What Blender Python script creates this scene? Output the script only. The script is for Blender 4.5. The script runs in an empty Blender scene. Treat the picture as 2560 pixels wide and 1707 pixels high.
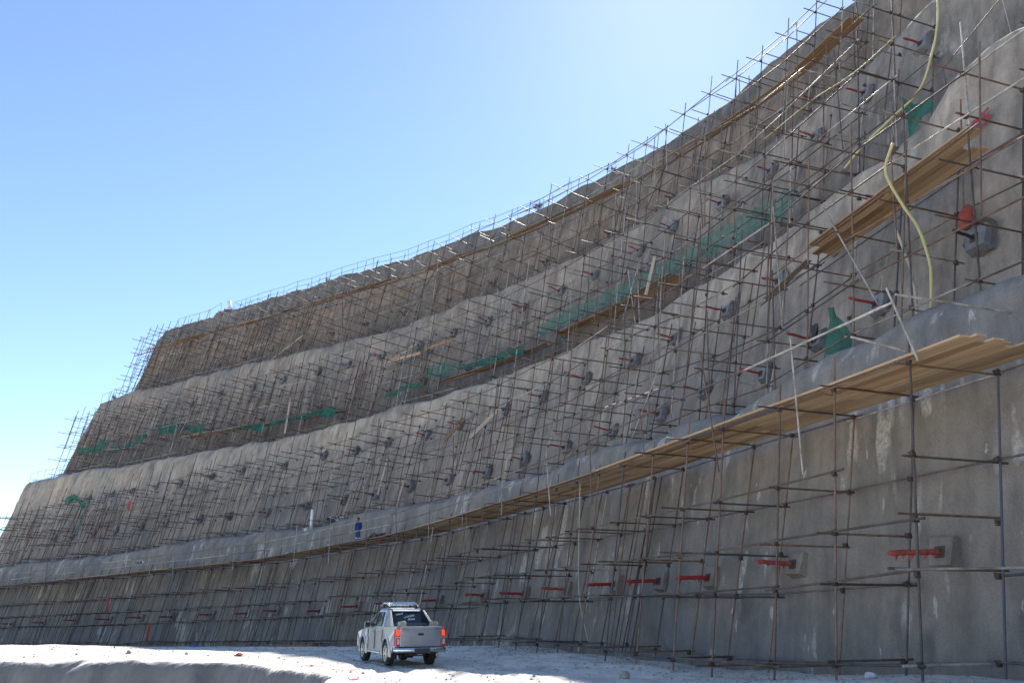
import bpy, bmesh, math, random
import numpy as np
from mathutils import Vector, Matrix, Euler

random.seed(7)
rnd = random.Random(11)
scene = bpy.context.scene
COL = scene.collection
R = math.radians

# ---------------------------------------------------------------- camera, sky, sun, exposure
cam_d = bpy.data.cameras.new("camera")
cam_d.sensor_width = 23.5
cam_d.lens = 18.0
cam_d.clip_start = 0.1
cam_d.clip_end = 6000
cam = bpy.data.objects.new("camera", cam_d)
COL.objects.link(cam)
cam.location = (0, 0, 0)
cam.rotation_euler = (R(90 + 19), 0, 0)
scene.camera = cam

SUN_EL, SUN_AZ = 44.6, 15.0          # azimuth measured from +Y towards +X
world = bpy.data.worlds.new("World")
scene.world = world
world.use_nodes = True
wn = world.node_tree
wn.nodes.clear()
sky = wn.nodes.new('ShaderNodeTexSky')
sky.sky_type = 'NISHITA'
sky.sun_disc = False
sky.sun_elevation = R(SUN_EL)
sky.sun_rotation = R(SUN_AZ)
sky.altitude = 900
sky.air_density = 1.0
sky.dust_density = 0.2
sky.ozone_density = 1.5
bg = wn.nodes.new('ShaderNodeBackground')
bg.inputs[1].default_value = 0.103
wo = wn.nodes.new('ShaderNodeOutputWorld')
tint = wn.nodes.new('ShaderNodeMix')
tint.data_type = 'RGBA'
tint.blend_type = 'MULTIPLY'
tint.inputs[0].default_value = 1
tint.inputs[7].default_value = (.93, .96, 1.0, 1)
wn.links.new(sky.outputs[0], tint.inputs[6])
wn.links.new(tint.outputs[2], bg.inputs[0])
wn.links.new(bg.outputs[0], wo.inputs[0])

sun_d = bpy.data.lights.new("sun", 'SUN')
sun_d.energy = 4.4
sun_d.angle = R(0.53)
sun_d.color = (1.0, 0.955, 0.88)
sun = bpy.data.objects.new("sun", sun_d)
COL.objects.link(sun)
sd = Vector((math.sin(R(SUN_AZ)) * math.cos(R(SUN_EL)), math.cos(R(SUN_AZ)) * math.cos(R(SUN_EL)), math.sin(R(SUN_EL))))
sun.rotation_euler = sd.to_track_quat('Z', 'Y').to_euler()
sun.location = (0, 0, 80)

vs = scene.view_settings
vs.view_transform = 'Standard'
vs.look = 'None'
vs.exposure = 1.25
vs.gamma = 1
vs.use_curve_mapping = False


# ---------------------------------------------------------------- helpers
def tag(o, label=None, cat=None, group=None, kind=None):
    if label: o['label'] = label
    if cat: o['category'] = cat
    if group: o['group'] = group
    if kind: o['kind'] = kind
    return o


def empty(name, loc, rz=0.0):
    o = bpy.data.objects.new(name, None)
    o.empty_display_size = 0.2
    COL.objects.link(o)
    o.location = loc
    o.rotation_euler = (0, 0, rz)
    return o


def link_mesh(name, me, mat=None, parent=None, smooth=False):
    if mat and not me.materials:
        me.materials.append(mat)
    if smooth:
        me.polygons.foreach_set('use_smooth', [True] * len(me.polygons))
    o = bpy.data.objects.new(name, me)
    COL.objects.link(o)
    if parent:
        o.parent = parent
    return o


class MB:
    """collects shapes into one mesh"""
    def __init__(self):
        self.v = []
        self.f = []

    def add(self, vs_, fs_):
        b = len(self.v)
        self.v += [tuple(p) for p in vs_]
        self.f += [tuple(b + i for i in f) for f in fs_]

    def hexa(self, p):
        self.add(p, [(0, 3, 2, 1), (4, 5, 6, 7), (0, 1, 5, 4), (1, 2, 6, 5), (2, 3, 7, 6), (3, 0, 4, 7)])

    def box(self, x0, x1, y0, y1, z0, z1):
        self.hexa([(x0, y0, z0), (x1, y0, z0), (x1, y1, z0), (x0, y1, z0),
                   (x0, y0, z1), (x1, y0, z1), (x1, y1, z1), (x0, y1, z1)])

    def obox(self, c, ax, ay, az):
        c = Vector(c)
        p = []
        for k in (-1, 1):
            for i, j in ((-1, -1), (1, -1), (1, 1), (-1, 1)):
                p.append(c + ax * i + ay * j + az * k)
        self.hexa(p)

    def tube(self, pts, r, n=6, cap=True, r2=None):
        pts = [Vector(p) for p in pts]
        m = len(pts)
        b = len(self.v)
        up = Vector((0, 0, 1))
        for i, p in enumerate(pts):
            d = (pts[min(i + 1, m - 1)] - pts[max(i - 1, 0)]).normalized()
            a = d.cross(up)
            if a.length < 1e-3:
                a = Vector((1, 0, 0))
            a.normalize()
            c = a.cross(d)
            rr = r if not r2 else r + (r2 - r) * i / (m - 1)
            for k in range(n):
                t = 2 * math.pi * k / n
                self.v.append(tuple(p + (a * math.cos(t) + c * math.sin(t)) * rr))
        for i in range(m - 1):
            for k in range(n):
                k2 = (k + 1) % n
                self.f.append((b + i * n + k, b + i * n + k2, b + (i + 1) * n + k2, b + (i + 1) * n + k))
        if cap:
            self.f.append(tuple(b + k for k in range(n))[::-1])
            self.f.append(tuple(b + (m - 1) * n + k for k in range(n)))

    def mesh(self, name):
        me = bpy.data.meshes.new(name)
        me.from_pydata(self.v, [], self.f)
        me.update()
        return me

    def build(self, name, mat, parent=None, smooth=False, bevel=0.0):
        me = self.mesh(name)
        if bevel > 0:
            bm = bmesh.new()
            bm.from_mesh(me)
            bmesh.ops.bevel(bm, geom=bm.edges[:], offset=bevel, segments=2, affect='EDGES', profile=0.6)
            bm.to_mesh(me)
            bm.free()
        return link_mesh(name, me, mat, parent, smooth)


def grid_mesh(name, V, mat, parent=None, smooth=True, flip=False):
    """V: array (n, m, 3)"""
    n, m = V.shape[:2]
    idx = np.arange(n * m).reshape(n, m)
    q = np.stack([idx[:-1, :-1], idx[1:, :-1], idx[1:, 1:], idx[:-1, 1:]], -1).reshape(-1, 4)
    if flip:
        q = q[:, ::-1]
    me = bpy.data.meshes.new(name)
    me.vertices.add(n * m)
    me.vertices.foreach_set('co', V.reshape(-1).astype(np.float32))
    me.loops.add(q.size)
    me.loops.foreach_set('vertex_index', q.reshape(-1).astype(np.int32))
    me.polygons.add(len(q))
    me.polygons.foreach_set('loop_start', np.arange(0, q.size, 4, dtype=np.int32))
    me.polygons.foreach_set('loop_total', np.full(len(q), 4, dtype=np.int32))
    me.update(calc_edges=True)
    me.validate()
    return link_mesh(name, me, mat, parent, smooth)


def vn(u, v, seed=0):
    """smooth value noise, -1..1, numpy"""
    u = np.asarray(u, float); v = np.asarray(v, float)
    iu = np.floor(u).astype(np.int64); iv = np.floor(v).astype(np.int64)
    fu = u - iu; fv = v - iv
    fu = fu * fu * (3 - 2 * fu); fv = fv * fv * (3 - 2 * fv)

    def h(a, b):
        n = (a * 374761393 + b * 668265263 + seed * 974634777) & 0xffffffff
        n = ((n ^ (n >> 13)) * 1274126177) & 0xffffffff
        n = n ^ (n >> 16)
        return (n & 0xffff) / 32767.5 - 1
    return (h(iu, iv) * (1 - fu) * (1 - fv) + h(iu + 1, iv) * fu * (1 - fv)
            + h(iu, iv + 1) * (1 - fu) * fv + h(iu + 1, iv + 1) * fu * fv)


# ---------------------------------------------------------------- materials
def newmat(name):
    m = bpy.data.materials.new(name)
    m.use_nodes = True
    nt = m.node_tree
    b = nt.nodes['Principled BSDF']
    return m, nt, b


def N_(nt, typ, **kw):
    n = nt.nodes.new(typ)
    for k, v in kw.items():
        setattr(n, k, v)
    return n


def noise(nt, vec, scale, detail=3, rough=0.55, mapscale=None, w=0):
    if mapscale is not None:
        mp = N_(nt, 'ShaderNodeMapping')
        mp.inputs['Scale'].default_value = mapscale
        mp.inputs['Location'].default_value = (w, w * .7, w * .3)
        nt.links.new(vec, mp.inputs[0])
        vec = mp.outputs[0]
    n = N_(nt, 'ShaderNodeTexNoise')
    n.inputs['Scale'].default_value = scale
    n.inputs['Detail'].default_value = detail
    n.inputs['Roughness'].default_value = rough
    nt.links.new(vec, n.inputs['Vector'])
    return n.outputs['Fac']


def ramp(nt, fac, stops):
    r = N_(nt, 'ShaderNodeValToRGB')
    e = r.color_ramp.elements
    while len(e) < len(stops):
        e.new(0.5)
    for el, (p, c) in zip(e, stops):
        el.position = p
        el.color = (c, c, c, 1) if isinstance(c, (int, float)) else (*c, 1)
    nt.links.new(fac, r.inputs[0])
    return r.outputs[0]


def mix(nt, fac, a, b, mode='MIX'):
    m = N_(nt, 'ShaderNodeMix', data_type='RGBA', blend_type=mode)
    for s, v in ((m.inputs[0], fac), (m.inputs[6], a), (m.inputs[7], b)):
        if isinstance(v, (int, float)):
            s.default_value = v
        elif isinstance(v, tuple):
            s.default_value = (*v, 1)
        else:
            nt.links.new(v, s)
    return m.outputs[2]


def bump(nt, b, h, strength, dist, prev=None):
    n = N_(nt, 'ShaderNodeBump')
    n.inputs['Strength'].default_value = strength
    n.inputs['Distance'].default_value = dist
    nt.links.new(h, n.inputs['Height'])
    if prev:
        nt.links.new(prev, n.inputs['Normal'])
    nt.links.new(n.outputs[0], b.inputs['Normal'])
    return n.outputs[0]


def shotcrete(name, base, brown, seed, white=0.0, lifts=None, streak=1.0):
    m, nt, b = newmat(name)
    tc = N_(nt, 'ShaderNodeTexCoord').outputs['Object']
    big = ramp(nt, noise(nt, tc, .16, 3, .6, (1, 1, 1), seed), [(.36, 0.), (.62, 1.)])
    c = mix(nt, big, base, brown)
    st = ramp(nt, noise(nt, tc, 1.0, 4, .6, (.9, .9, .07), seed + 5), [(.34, .68), (.5, 1.), (.68, 1.28)])
    c = mix(nt, .8 * streak, c, st, 'MULTIPLY')
    if lifts:                                   # height bands: spray coats, plus recess shade painted into the darker tier feet
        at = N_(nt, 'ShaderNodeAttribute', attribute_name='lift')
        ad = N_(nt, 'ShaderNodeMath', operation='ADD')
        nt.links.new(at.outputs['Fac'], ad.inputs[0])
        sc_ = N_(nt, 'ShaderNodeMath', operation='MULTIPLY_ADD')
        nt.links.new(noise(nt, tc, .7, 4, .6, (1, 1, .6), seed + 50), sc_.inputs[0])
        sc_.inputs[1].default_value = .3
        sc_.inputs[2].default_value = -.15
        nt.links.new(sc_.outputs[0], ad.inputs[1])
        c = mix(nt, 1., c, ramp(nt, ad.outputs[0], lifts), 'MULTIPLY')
    st2 = ramp(nt, noise(nt, tc, 1.0, 3, .55, (2.6, 2.6, .13), seed + 9), [(.33, .76), (.5, 1.), (.70, 1.22)])
    c = mix(nt, .7 * streak, c, st2, 'MULTIPLY')
    sp = ramp(nt, noise(nt, tc, 1.3, 5, .65, (1, 1, .8), seed + 2), [(.32, .78), (.52, 1.), (.72, 1.18)])
    c = mix(nt, .85, c, sp, 'MULTIPLY')
    # dark damp blotches
    dk = ramp(nt, noise(nt, tc, .5, 4, .6, (1, 1, .5), seed + 21), [(.60, 0.), (.72, 1.)])
    c = mix(nt, dk, c, (base[0] * .62, base[1] * .61, base[2] * .62))
    # lime runs
    if white > 0:
        w1 = noise(nt, tc, 1.0, 3, .5, (1.9, 1.9, .22), seed + 30)
        w2 = noise(nt, tc, 1.0, 2, .5, (.25, .25, .3), seed + 33)
        w = ramp(nt, mix(nt, .5, w1, w2), [(.585, 0.), (.63, white)])
        gr = ramp(nt, noise(nt, tc, 9, 3, .6), [(.35, .3), (.6, 1.)])
        w = mix(nt, 1., w, gr, 'MULTIPLY')
        c = mix(nt, w, c, (.50, .47, .42))
    if streak < 1:
        q1 = noise(nt, tc, 1.0, 2, .5, (2.6, 2.6, .55), seed + 71)
        q2 = noise(nt, tc, 5.0, 3, .6, (1, 1, .4), seed + 72)
        c = mix(nt, ramp(nt, mix(nt, .35, q1, q2), [(.655, 0.), (.685, .65)]), c, (.52, .48, .42))
    gr2 = ramp(nt, noise(nt, tc, 26, 4, .8), [(.35, .80), (.65, 1.18)])
    c = mix(nt, .8, c, gr2, 'MULTIPLY')
    nt.links.new(c, b.inputs['Base Color'])
    b.inputs['Roughness'].default_value = .93
    b.inputs['Specular IOR Level'].default_value = .25
    p = bump(nt, b, noise(nt, tc, 2.2, 4, .6), .8, .07)
    bump(nt, b, noise(nt, tc, 18, 4, .7), .6, .02, p)
    return m


M = {}
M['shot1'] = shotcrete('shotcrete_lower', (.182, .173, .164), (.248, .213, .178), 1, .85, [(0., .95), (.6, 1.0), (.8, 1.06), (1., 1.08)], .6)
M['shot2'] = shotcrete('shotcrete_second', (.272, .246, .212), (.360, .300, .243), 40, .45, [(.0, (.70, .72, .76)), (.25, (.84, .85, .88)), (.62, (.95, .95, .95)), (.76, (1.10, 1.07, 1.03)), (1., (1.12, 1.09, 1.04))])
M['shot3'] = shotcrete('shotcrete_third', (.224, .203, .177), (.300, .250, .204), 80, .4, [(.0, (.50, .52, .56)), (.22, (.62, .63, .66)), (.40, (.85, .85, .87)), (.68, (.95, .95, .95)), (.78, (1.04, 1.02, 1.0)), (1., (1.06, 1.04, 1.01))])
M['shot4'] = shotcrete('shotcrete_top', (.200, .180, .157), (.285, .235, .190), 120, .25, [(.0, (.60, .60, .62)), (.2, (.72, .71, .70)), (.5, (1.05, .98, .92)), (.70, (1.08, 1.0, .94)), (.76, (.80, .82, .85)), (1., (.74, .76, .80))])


def simple(name, col, rough=.7, metal=0., var=.25, scale=6, bmp=0.0, spec=.5):
    m, nt, b = newmat(name)
    tc = N_(nt, 'ShaderNodeTexCoord').outputs['Object']
    f = ramp(nt, noise(nt, tc, scale, 4, .6), [(.3, 1 - var), (.7, 1 + var)])
    c = mix(nt, 1., tuple(col), f, 'MULTIPLY')
    oi = N_(nt, 'ShaderNodeObjectInfo')
    rr = ramp(nt, oi.outputs['Random'], [(0., 1 - var), (1., 1 + var)])
    c = mix(nt, .6, c, rr, 'MULTIPLY')
    nt.links.new(c, b.inputs['Base Color'])
    b.inputs['Roughness'].default_value = rough
    b.inputs['Metallic'].default_value = metal
    b.inputs['Specular IOR Level'].default_value = spec
    if bmp:
        bump(nt, b, noise(nt, tc, scale * 2, 4, .6), .7, bmp)
    return m


def pipe_mat(name, a, b_, rough):
    m, nt, b = newmat(name)
    geo = N_(nt, 'ShaderNodeNewGeometry').outputs['Position']
    f = ramp(nt, noise(nt, geo, 2.2, 4, .7), [(.38, 0.), (.62, 1.)])
    c = mix(nt, f, a, b_)
    oi = N_(nt, 'ShaderNodeObjectInfo')
    rr = ramp(nt, oi.outputs['Random'], [(0., .65), (1., 1.4)])
    c = mix(nt, .8, c, rr, 'MULTIPLY')
    nt.links.new(c, b.inputs['Base Color'])
    b.inputs['Roughness'].default_value = rough
    b.inputs['Specular IOR Level'].default_value = .5
    return m


M['rust'] = pipe_mat('rusty_pipe', (.105, .060, .040), (.195, .122, .082), .55)
M['dark'] = pipe_mat('dark_pipe', (.055, .043, .038), (.120, .088, .070), .55)
M['galv'] = pipe_mat('mortar_splashed_pipe', (.42, .39, .35), (.20, .16, .13), .5)
M['blue'] = pipe_mat('blue_grey_pipe', (.045, .06, .10), (.08, .07, .07), .6)
M['coupler'] = simple('coupler_iron', (.075, .05, .038), .8, 0, .3)
M['wire'] = simple('wire', (.13, .10, .085), .8)


def wood(name, a, b_):
    m, nt, b = newmat(name)
    tc = N_(nt, 'ShaderNodeTexCoord').outputs['Object']
    oi = N_(nt, 'ShaderNodeObjectInfo')
    va = N_(nt, 'ShaderNodeVectorMath', operation='ADD')
    nt.links.new(tc, va.inputs[0])
    sc = N_(nt, 'ShaderNodeVectorMath', operation='SCALE')
    sc.inputs[0].default_value = (7, 13, 5)
    nt.links.new(oi.outputs['Random'], sc.inputs['Scale'])
    nt.links.new(sc.outputs[0], va.inputs[1])
    g = ramp(nt, noise(nt, va.outputs[0], 3.0, 5, .65, (.5, 9, 9)), [(.3, .62), (.5, 1.), (.75, 1.2)])
    f = ramp(nt, noise(nt, va.outputs[0], 1.2, 3, .6), [(.35, 0.), (.65, 1.)])
    c = mix(nt, f, a, b_)
    c = mix(nt, 1., c, g, 'MULTIPLY')
    st = ramp(nt, noise(nt, va.outputs[0], 2.0, 3, .6, (1, 2, 2), 3), [(.62, 0.), (.72, .75)])
    c = mix(nt, st, c, (.10, .065, .04))
    rr = ramp(nt, oi.outputs['Random'], [(0., .62), (1., 1.28)])
    c = mix(nt, .95, c, rr, 'MULTIPLY')
    cs = ramp(nt, noise(nt, va.outputs[0], 1.5, 5, .7, (1.5, 2, 2), 8), [(.58, 0.), (.66, .55)])
    c = mix(nt, cs, c, (.33, .30, .27))
    nt.links.new(c, b.inputs['Base Color'])
    b.inputs['Roughness'].default_value = .8
    bump(nt, b, g, .3, .01)
    return m


M['wood'] = wood('plank_wood', (.40, .255, .135), (.50, .36, .22))
M['wood_old'] = wood('plank_weathered', (.40, .33, .26), (.30, .24, .19))
M['wood_dark'] = wood('plank_brown', (.26, .15, .07), (.33, .20, .10))
M['red'] = simple('red_wrap', (.33, .032, .030), .7, 0, .3, 9, .02)
M['red2'] = simple('faded_red_cloth', (.36, .07, .055), .8, 0, .3, 7, .03)
M['block'] = simple('anchor_concrete', (.175, .185, .200), .85, 0, .25, 3, .03)
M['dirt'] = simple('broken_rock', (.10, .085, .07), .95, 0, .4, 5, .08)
M['white'] = simple('white_plastic', (.80, .80, .80), .5, 0, .05)
M['stone'] = simple('rough_stone', (.36, .33, .27), .95, 0, .2, 8, .02)
M['black'] = simple('black_plastic', (.02, .02, .022), .6, 0, .1)
M['hose'] = simple('yellow_hose', (.50, .43, .20), .5, 0, .15, 1)
M['hose2'] = simple('pale_hose', (.42, .41, .33), .6, 0, .2, 1)
M['leaf'] = simple('dry_leaf', (.085, .095, .05), .8, 0, .4)
M['bag_pink'] = simple('pink_bag', (.72, .45, .48), .7, 0, .25, 14, .03)
M['bag_white'] = simple('pale_bag', (.62, .66, .70), .6, 0, .25, 14, .02)
M['paint_red'] = simple('red_paint', (.45, .06, .07), .8)


def net_mat(name, col, alpha):
    m, nt, b = newmat(name)
    tc = N_(nt, 'ShaderNodeTexCoord').outputs['Object']
    f = ramp(nt, noise(nt, tc, 1.5, 4, .6), [(.3, .7), (.7, 1.35)])
    c = mix(nt, 1., col, f, 'MULTIPLY')
    nt.links.new(c, b.inputs['Base Color'])
    b.inputs['Roughness'].default_value = .8
    tr = N_(nt, 'ShaderNodeBsdfTransparent')
    tl = N_(nt, 'ShaderNodeBsdfTranslucent')
    nt.links.new(c, tl.inputs[0])
    m1 = N_(nt, 'ShaderNodeMixShader')
    m1.inputs[0].default_value = .35
    m2 = N_(nt, 'ShaderNodeMixShader')
    m2.inputs[0].default_value = alpha
    out = nt.nodes['Material Output']
    nt.links.new(b.outputs[0], m1.inputs[1])
    nt.links.new(tl.outputs[0], m1.inputs[2])
    nt.links.new(tr.outputs[0], m2.inputs[1])
    nt.links.new(m1.outputs[0], m2.inputs[2])
    nt.links.new(m2.outputs[0], out.inputs[0])
    return m


M['net'] = net_mat('green_net', (.06, .235, .19), .5)
M['net_dark'] = net_mat('green_net_bunched', (.025, .17, .125), .88)
M['net_blue'] = net_mat('blue_net', (.12, .28, .62), .6)


def ground_mat():
    m, nt, b = newmat('dusty_ground')
    tc = N_(nt, 'ShaderNodeTexCoord').outputs['Object']
    f = ramp(nt, noise(nt, tc, .35, 5, .6), [(.35, 0.), (.65, 1.)])
    c = mix(nt, f, (.60, .555, .485), (.76, .70, .61))
    s = ramp(nt, noise(nt, tc, 1.6, 5, .7, (1, .5, 1)), [(.28, .52), (.50, .96), (.75, 1.10)])
    c = mix(nt, .9, c, s, 'MULTIPLY')
    s2 = ramp(nt, noise(nt, tc, 14, 4, .75), [(.3, .7), (.5, 1.), (.7, 1.15)])
    c = mix(nt, .7, c, s2, 'MULTIPLY')
    # sprayed concrete on the pit side (steep faces of the excavation)
    geo = N_(nt, 'ShaderNodeNewGeometry')
    sx = N_(nt, 'ShaderNodeSeparateXYZ')
    nt.links.new(geo.outputs['True Normal'], sx.inputs[0])
    st = ramp(nt, sx.outputs['Z'], [(.62, 1.), (.86, 0.)])
    g = ramp(nt, noise(nt, tc, 1.0, 4, .6, (1.2, 1.2, .12)), [(.3, .75), (.7, 1.2)])
    cc = mix(nt, 1., (.23, .215, .20), g, 'MULTIPLY')
    c = mix(nt, st, c, cc)
    nt.links.new(c, b.inputs['Base Color'])
    b.inputs['Roughness'].default_value = .95
    b.inputs['Specular IOR Level'].default_value = .2
    p = bump(nt, b, noise(nt, tc, 3, 5, .65), .8, .05)
    bump(nt, b, noise(nt, tc, 25, 4, .7), .7, .015, p)
    return m


M['ground'] = ground_mat()
M['hill'] = simple('earth_hill', (.26, .22, .18), .95, 0, .3, .4, .2)

# ---------------------------------------------------------------- plan of the slope
K = np.array([(14.5, -12), (12.6, 0), (10.6, 9), (8.6, 15.7), (7.15, 19.8), (5.5, 24.2), (2.3, 33.0), (-2.0, 42.3), (-8.8, 53.0),
              (-19.5, 64.0), (-34.0, 76.0), (-49.0, 88.0), (-66.0, 101.5), (-86.0, 117.0)])


def catmull(K, n=40):
    out = []
    P = np.vstack([2 * K[0] - K[1], K, 2 * K[-1] - K[-2]])
    for i in range(1, len(P) - 2):
        a, b, c, d = P[i - 1:i + 3]
        for t in np.linspace(0, 1, n, endpoint=False):
            out.append(.5 * ((2 * b) + (c - a) * t + (2 * a - 5 * b + 4 * c - d) * t * t + (3 * b - a - 3 * c + d) * t ** 3))
    out.append(P[-2])
    return np.array(out)


CV = catmull(K)
for _ in range(60):
    CV[1:-1] = .25 * CV[:-2] + .5 * CV[1:-1] + .25 * CV[2:]
CT = np.gradient(CV, axis=0)
CT /= np.linalg.norm(CT, axis=1)[:, None]
CN = np.stack([CT[:, 1], -CT[:, 0]], 1)
CS = np.concatenate([[0], np.cumsum(np.linalg.norm(np.diff(CV, axis=0), axis=1))])


def frame(s):
    f = lambda A: np.array([np.interp(s, CS, A[:, 0]), np.interp(s, CS, A[:, 1])])
    p, t, n = f(CV), f(CT), f(CN)
    if s > CS[-1]:
        p = CV[-1] + CT[-1] * (s - CS[-1])
    return p, t, n


def W(s, o, z):
    p, t, n = frame(s)
    q = p + n * o
    return Vector((q[0], q[1], z))


ZT = {
    1: [(0, 7.2), (27, 7.3), (28.2, 7.33), (29, 7.42), (29.97, 7.39), (31.25, 7.58), (32.8, 7.55), (34.52, 7.57), (36.6, 7.18), (39.4, 6.87), (42.6, 6.84),
        (45.2, 6.85), (48.85, 7.07), (53, 7.2), (62.8, 7.13), (70.2, 7.1), (77.8, 6.85), (84.8, 6.49), (99.5, 6.4), (114.3, 5.85), (133, 5.7), (148, 5.31), (170, 4.9)],
    2: [(0, 17.3), (30.2, 17.5), (31.4, 17.74), (32.85, 17.5), (34, 16.79), (36, 16.34), (39.4, 16.35), (42.1, 16.18), (52.3, 16.15), (55, 16.23), (59.3, 16.7),
        (69.5, 16.85), (80, 17.0), (88.5, 17.0), (93.7, 16.6), (118.5, 17.2), (147.4, 18.1), (160, 18.17), (180, 18.2)],
    3: [(0, 26.8), (37.4, 26.56), (39.4, 26.28), (41.3, 26.12), (49.6, 26.37), (52, 26.49), (55.6, 27.1), (61.2, 27.1), (65.7, 27.66), (69.7, 27.8), (75, 27.75),
        (78.5, 28.3), (81.5, 28.06), (89.7, 27.94), (96, 28.18), (111, 29.19), (128.8, 29.91), (146, 30.78), (155.3, 30.6), (180, 30.5)],
    4: [(0, 36.4), (46, 36.6), (48, 36.84), (51, 37.09), (53.8, 37.23), (60.2, 37.25), (65.3, 37.8), (70.3, 38.66), (76.7, 38.63), (83.4, 39.35), (91.9, 39.64),
        (104.3, 40.76), (118, 41.4), (126, 42.02), (131, 42.2), (133.1, 42.78), (134.9, 42.31), (143, 42.7), (147.5, 43.0), (150.9, 41.0), (180, 40)],
}
ZT = {k: np.array(v, float) + np.array([0, .17]) for k, v in ZT.items()}


def ZL(i, s):
    s = np.asarray(s, float)
    return np.interp(s, ZT[i][:, 0], ZT[i][:, 1]) + .17 * vn(s / 3.1, s * 0 + i, 4) + .11 * vn(s / 1.5, s * 0 + i, 5) + .05 * vn(s / .5, s * 0 + i, 6)


ZPLAT = np.array([(0, 5.1), (27, 5.12), (37, 5.13), (47, 5.08), (56, 5.07), (64, 4.8), (68, 4.62), (74, 4.5), (86, 3.9), (107, 3.5), (126, 3.1), (150, 2.6), (170, 2.3)])
ZPL = lambda s: float(np.interp(s, ZPLAT[:, 0], ZPLAT[:, 1]))
OB = {1: 1.4, 2: 6.0, 3: 11.8, 4: 17.6}
OL = {1: 3.3, 2: 8.8, 3: 14.6, 4: 20.4}
END = {1: 168.0, 2: 159.0, 3: 153.5, 4: 148.5}

# ---------------------------------------------------------------- ground
GYZ = np.array([(-500, -1.65), (27, -1.65), (41, -1.66), (53, -2.12), (66, -2.62), (88, -3.55), (120, -4.7), (200, -6.5), (6000, -8)])
RIM = np.array([(-300, 120), (-60, 40), (-30, 31.5), (-18, 29.8), (-13.7, 29.6), (-10, 29.0), (-7.4, 27.0), (-5.4, 24.2), (-4.2, 20.5), (-3.6, 15), (-3.5, 5), (-4.5, -8), (-10, -30), (-40, -120)], float)


def rim_dist(x, y):
    best = np.full(x.shape, 1e9)
    sign = np.ones(x.shape)
    for a, b in zip(RIM[:-1], RIM[1:]):
        d = b - a
        L2 = (d ** 2).sum()
        t = np.clip(((x - a[0]) * d[0] + (y - a[1]) * d[1]) / L2, 0, 1)
        px = x - (a[0] + t * d[0]); py = y - (a[1] + t * d[1])
        r = np.hypot(px, py)
        cr = d[0] * (y - a[1]) - d[1] * (x - a[0])
        m = r < best
        best = np.where(m, r, best)
        sign = np.where(m, np.where(cr < 0, 1., -1.), sign)
    return best * sign        # positive inside the pit


def G(x, y, fine=True):
    x = np.asarray(x, float); y = np.asarray(y, float)
    z = np.interp(y, GYZ[:, 0], GYZ[:, 1])
    wr = np.clip((x - 2.5) / 6.5, 0, 1); wr = wr * wr * (3 - 2 * wr)
    z = z + wr * .42 * np.clip((25 - y) / 8, 0, 1)
    for cx, cy, h, r in ((1.3, 30, .22, 2.2), (3.4, 25.5, .14, 1.6), (-1, 38, .15, 3), (-14, 33, .18, 3), (-22, 36, .25, 4), (-8, 33.5, .1, 2.5), (.5, 22, .08, 2)):
        z = z + h * np.exp(-((x - cx) ** 2 + (y - cy) ** 2 * .6) / r ** 2)
    # wheel ruts along the way the pickup drove in
    hx_, hy_ = -math.sin(R(23)), math.cos(R(23))
    u_ = (x + 3.35) * hy_ - (y - 27.45) * hx_
    u_ = u_ - .004 * np.clip(27.45 - y, 0, 30) ** 2
    for q in (-.77, .77):
        z = z - .06 * np.exp(-((u_ - q) / .16) ** 2) * np.clip((36 - y) / 6, 0, 1) + .03 * np.exp(-((np.abs(u_ - q) - .3) / .12) ** 2) * np.clip((36 - y) / 6, 0, 1)
    d = rim_dist(x, y) + .55 * vn(x / 2.3, y / 2.3, 31) + .38 * vn(x / .9, y / .9, 32) + .14 * vn(x / .4, y / .4, 36)
    e = .10
    drop = 2.3 * (np.sqrt(d * d + e * e) + d) / 2
    drop = 7.5 * np.tanh(drop / 7.5)
    z = z - drop
    if fine:
        z = z + .035 * vn(x / .8, y / .8, 33) + .05 * vn(x / 2.6, y / 2.6, 34) + .015 * vn(x / .35, y / .35, 35)
    return z


def gz(x, y):
    return float(G(np.array([x]), np.array([y]))[0])


def axis(lo, hi, step, far):
    a = list(np.arange(lo, hi, step))
    d = step
    u = hi
    r = []
    while u < far:
        d *= 1.25; u += d; r.append(u)
    d = step
    u = lo
    l = []
    while u > -far:
        d *= 1.25; u -= d; l.append(u)
    return np.array(l[::-1] + a + r)


gx = axis(-32, 12, .14, 3500)
gy = axis(15, 48, .14, 3500)
GX, GY = np.meshgrid(gx, gy, indexing='ij')
gv = np.stack([GX, GY, G(GX, GY)], -1)
ground = grid_mesh('ground', gv, M['ground'])
tag(ground, 'pale dusty levelled ground in front of the shotcrete slope', kind='structure')

# ---------------------------------------------------------------- shotcrete tiers
WALLS = {}


def dispn(i, s, z):
    d = .17 * vn(s / 4.2, z / 5, 50 + i) + .11 * vn(s / 1.5, z / 6, 60 + i) + .05 * vn(s / .7, z / 1.6, 70 + i)
    if i in (3, 2):
        w = np.clip((37.5 - s) / 3, 0, 1)
        d = d + w * (.30 * vn(s / 1.1, z / 12, 90) if i == 3 else .12 * vn(s / .9, z / 9, 91))
    return d


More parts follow.
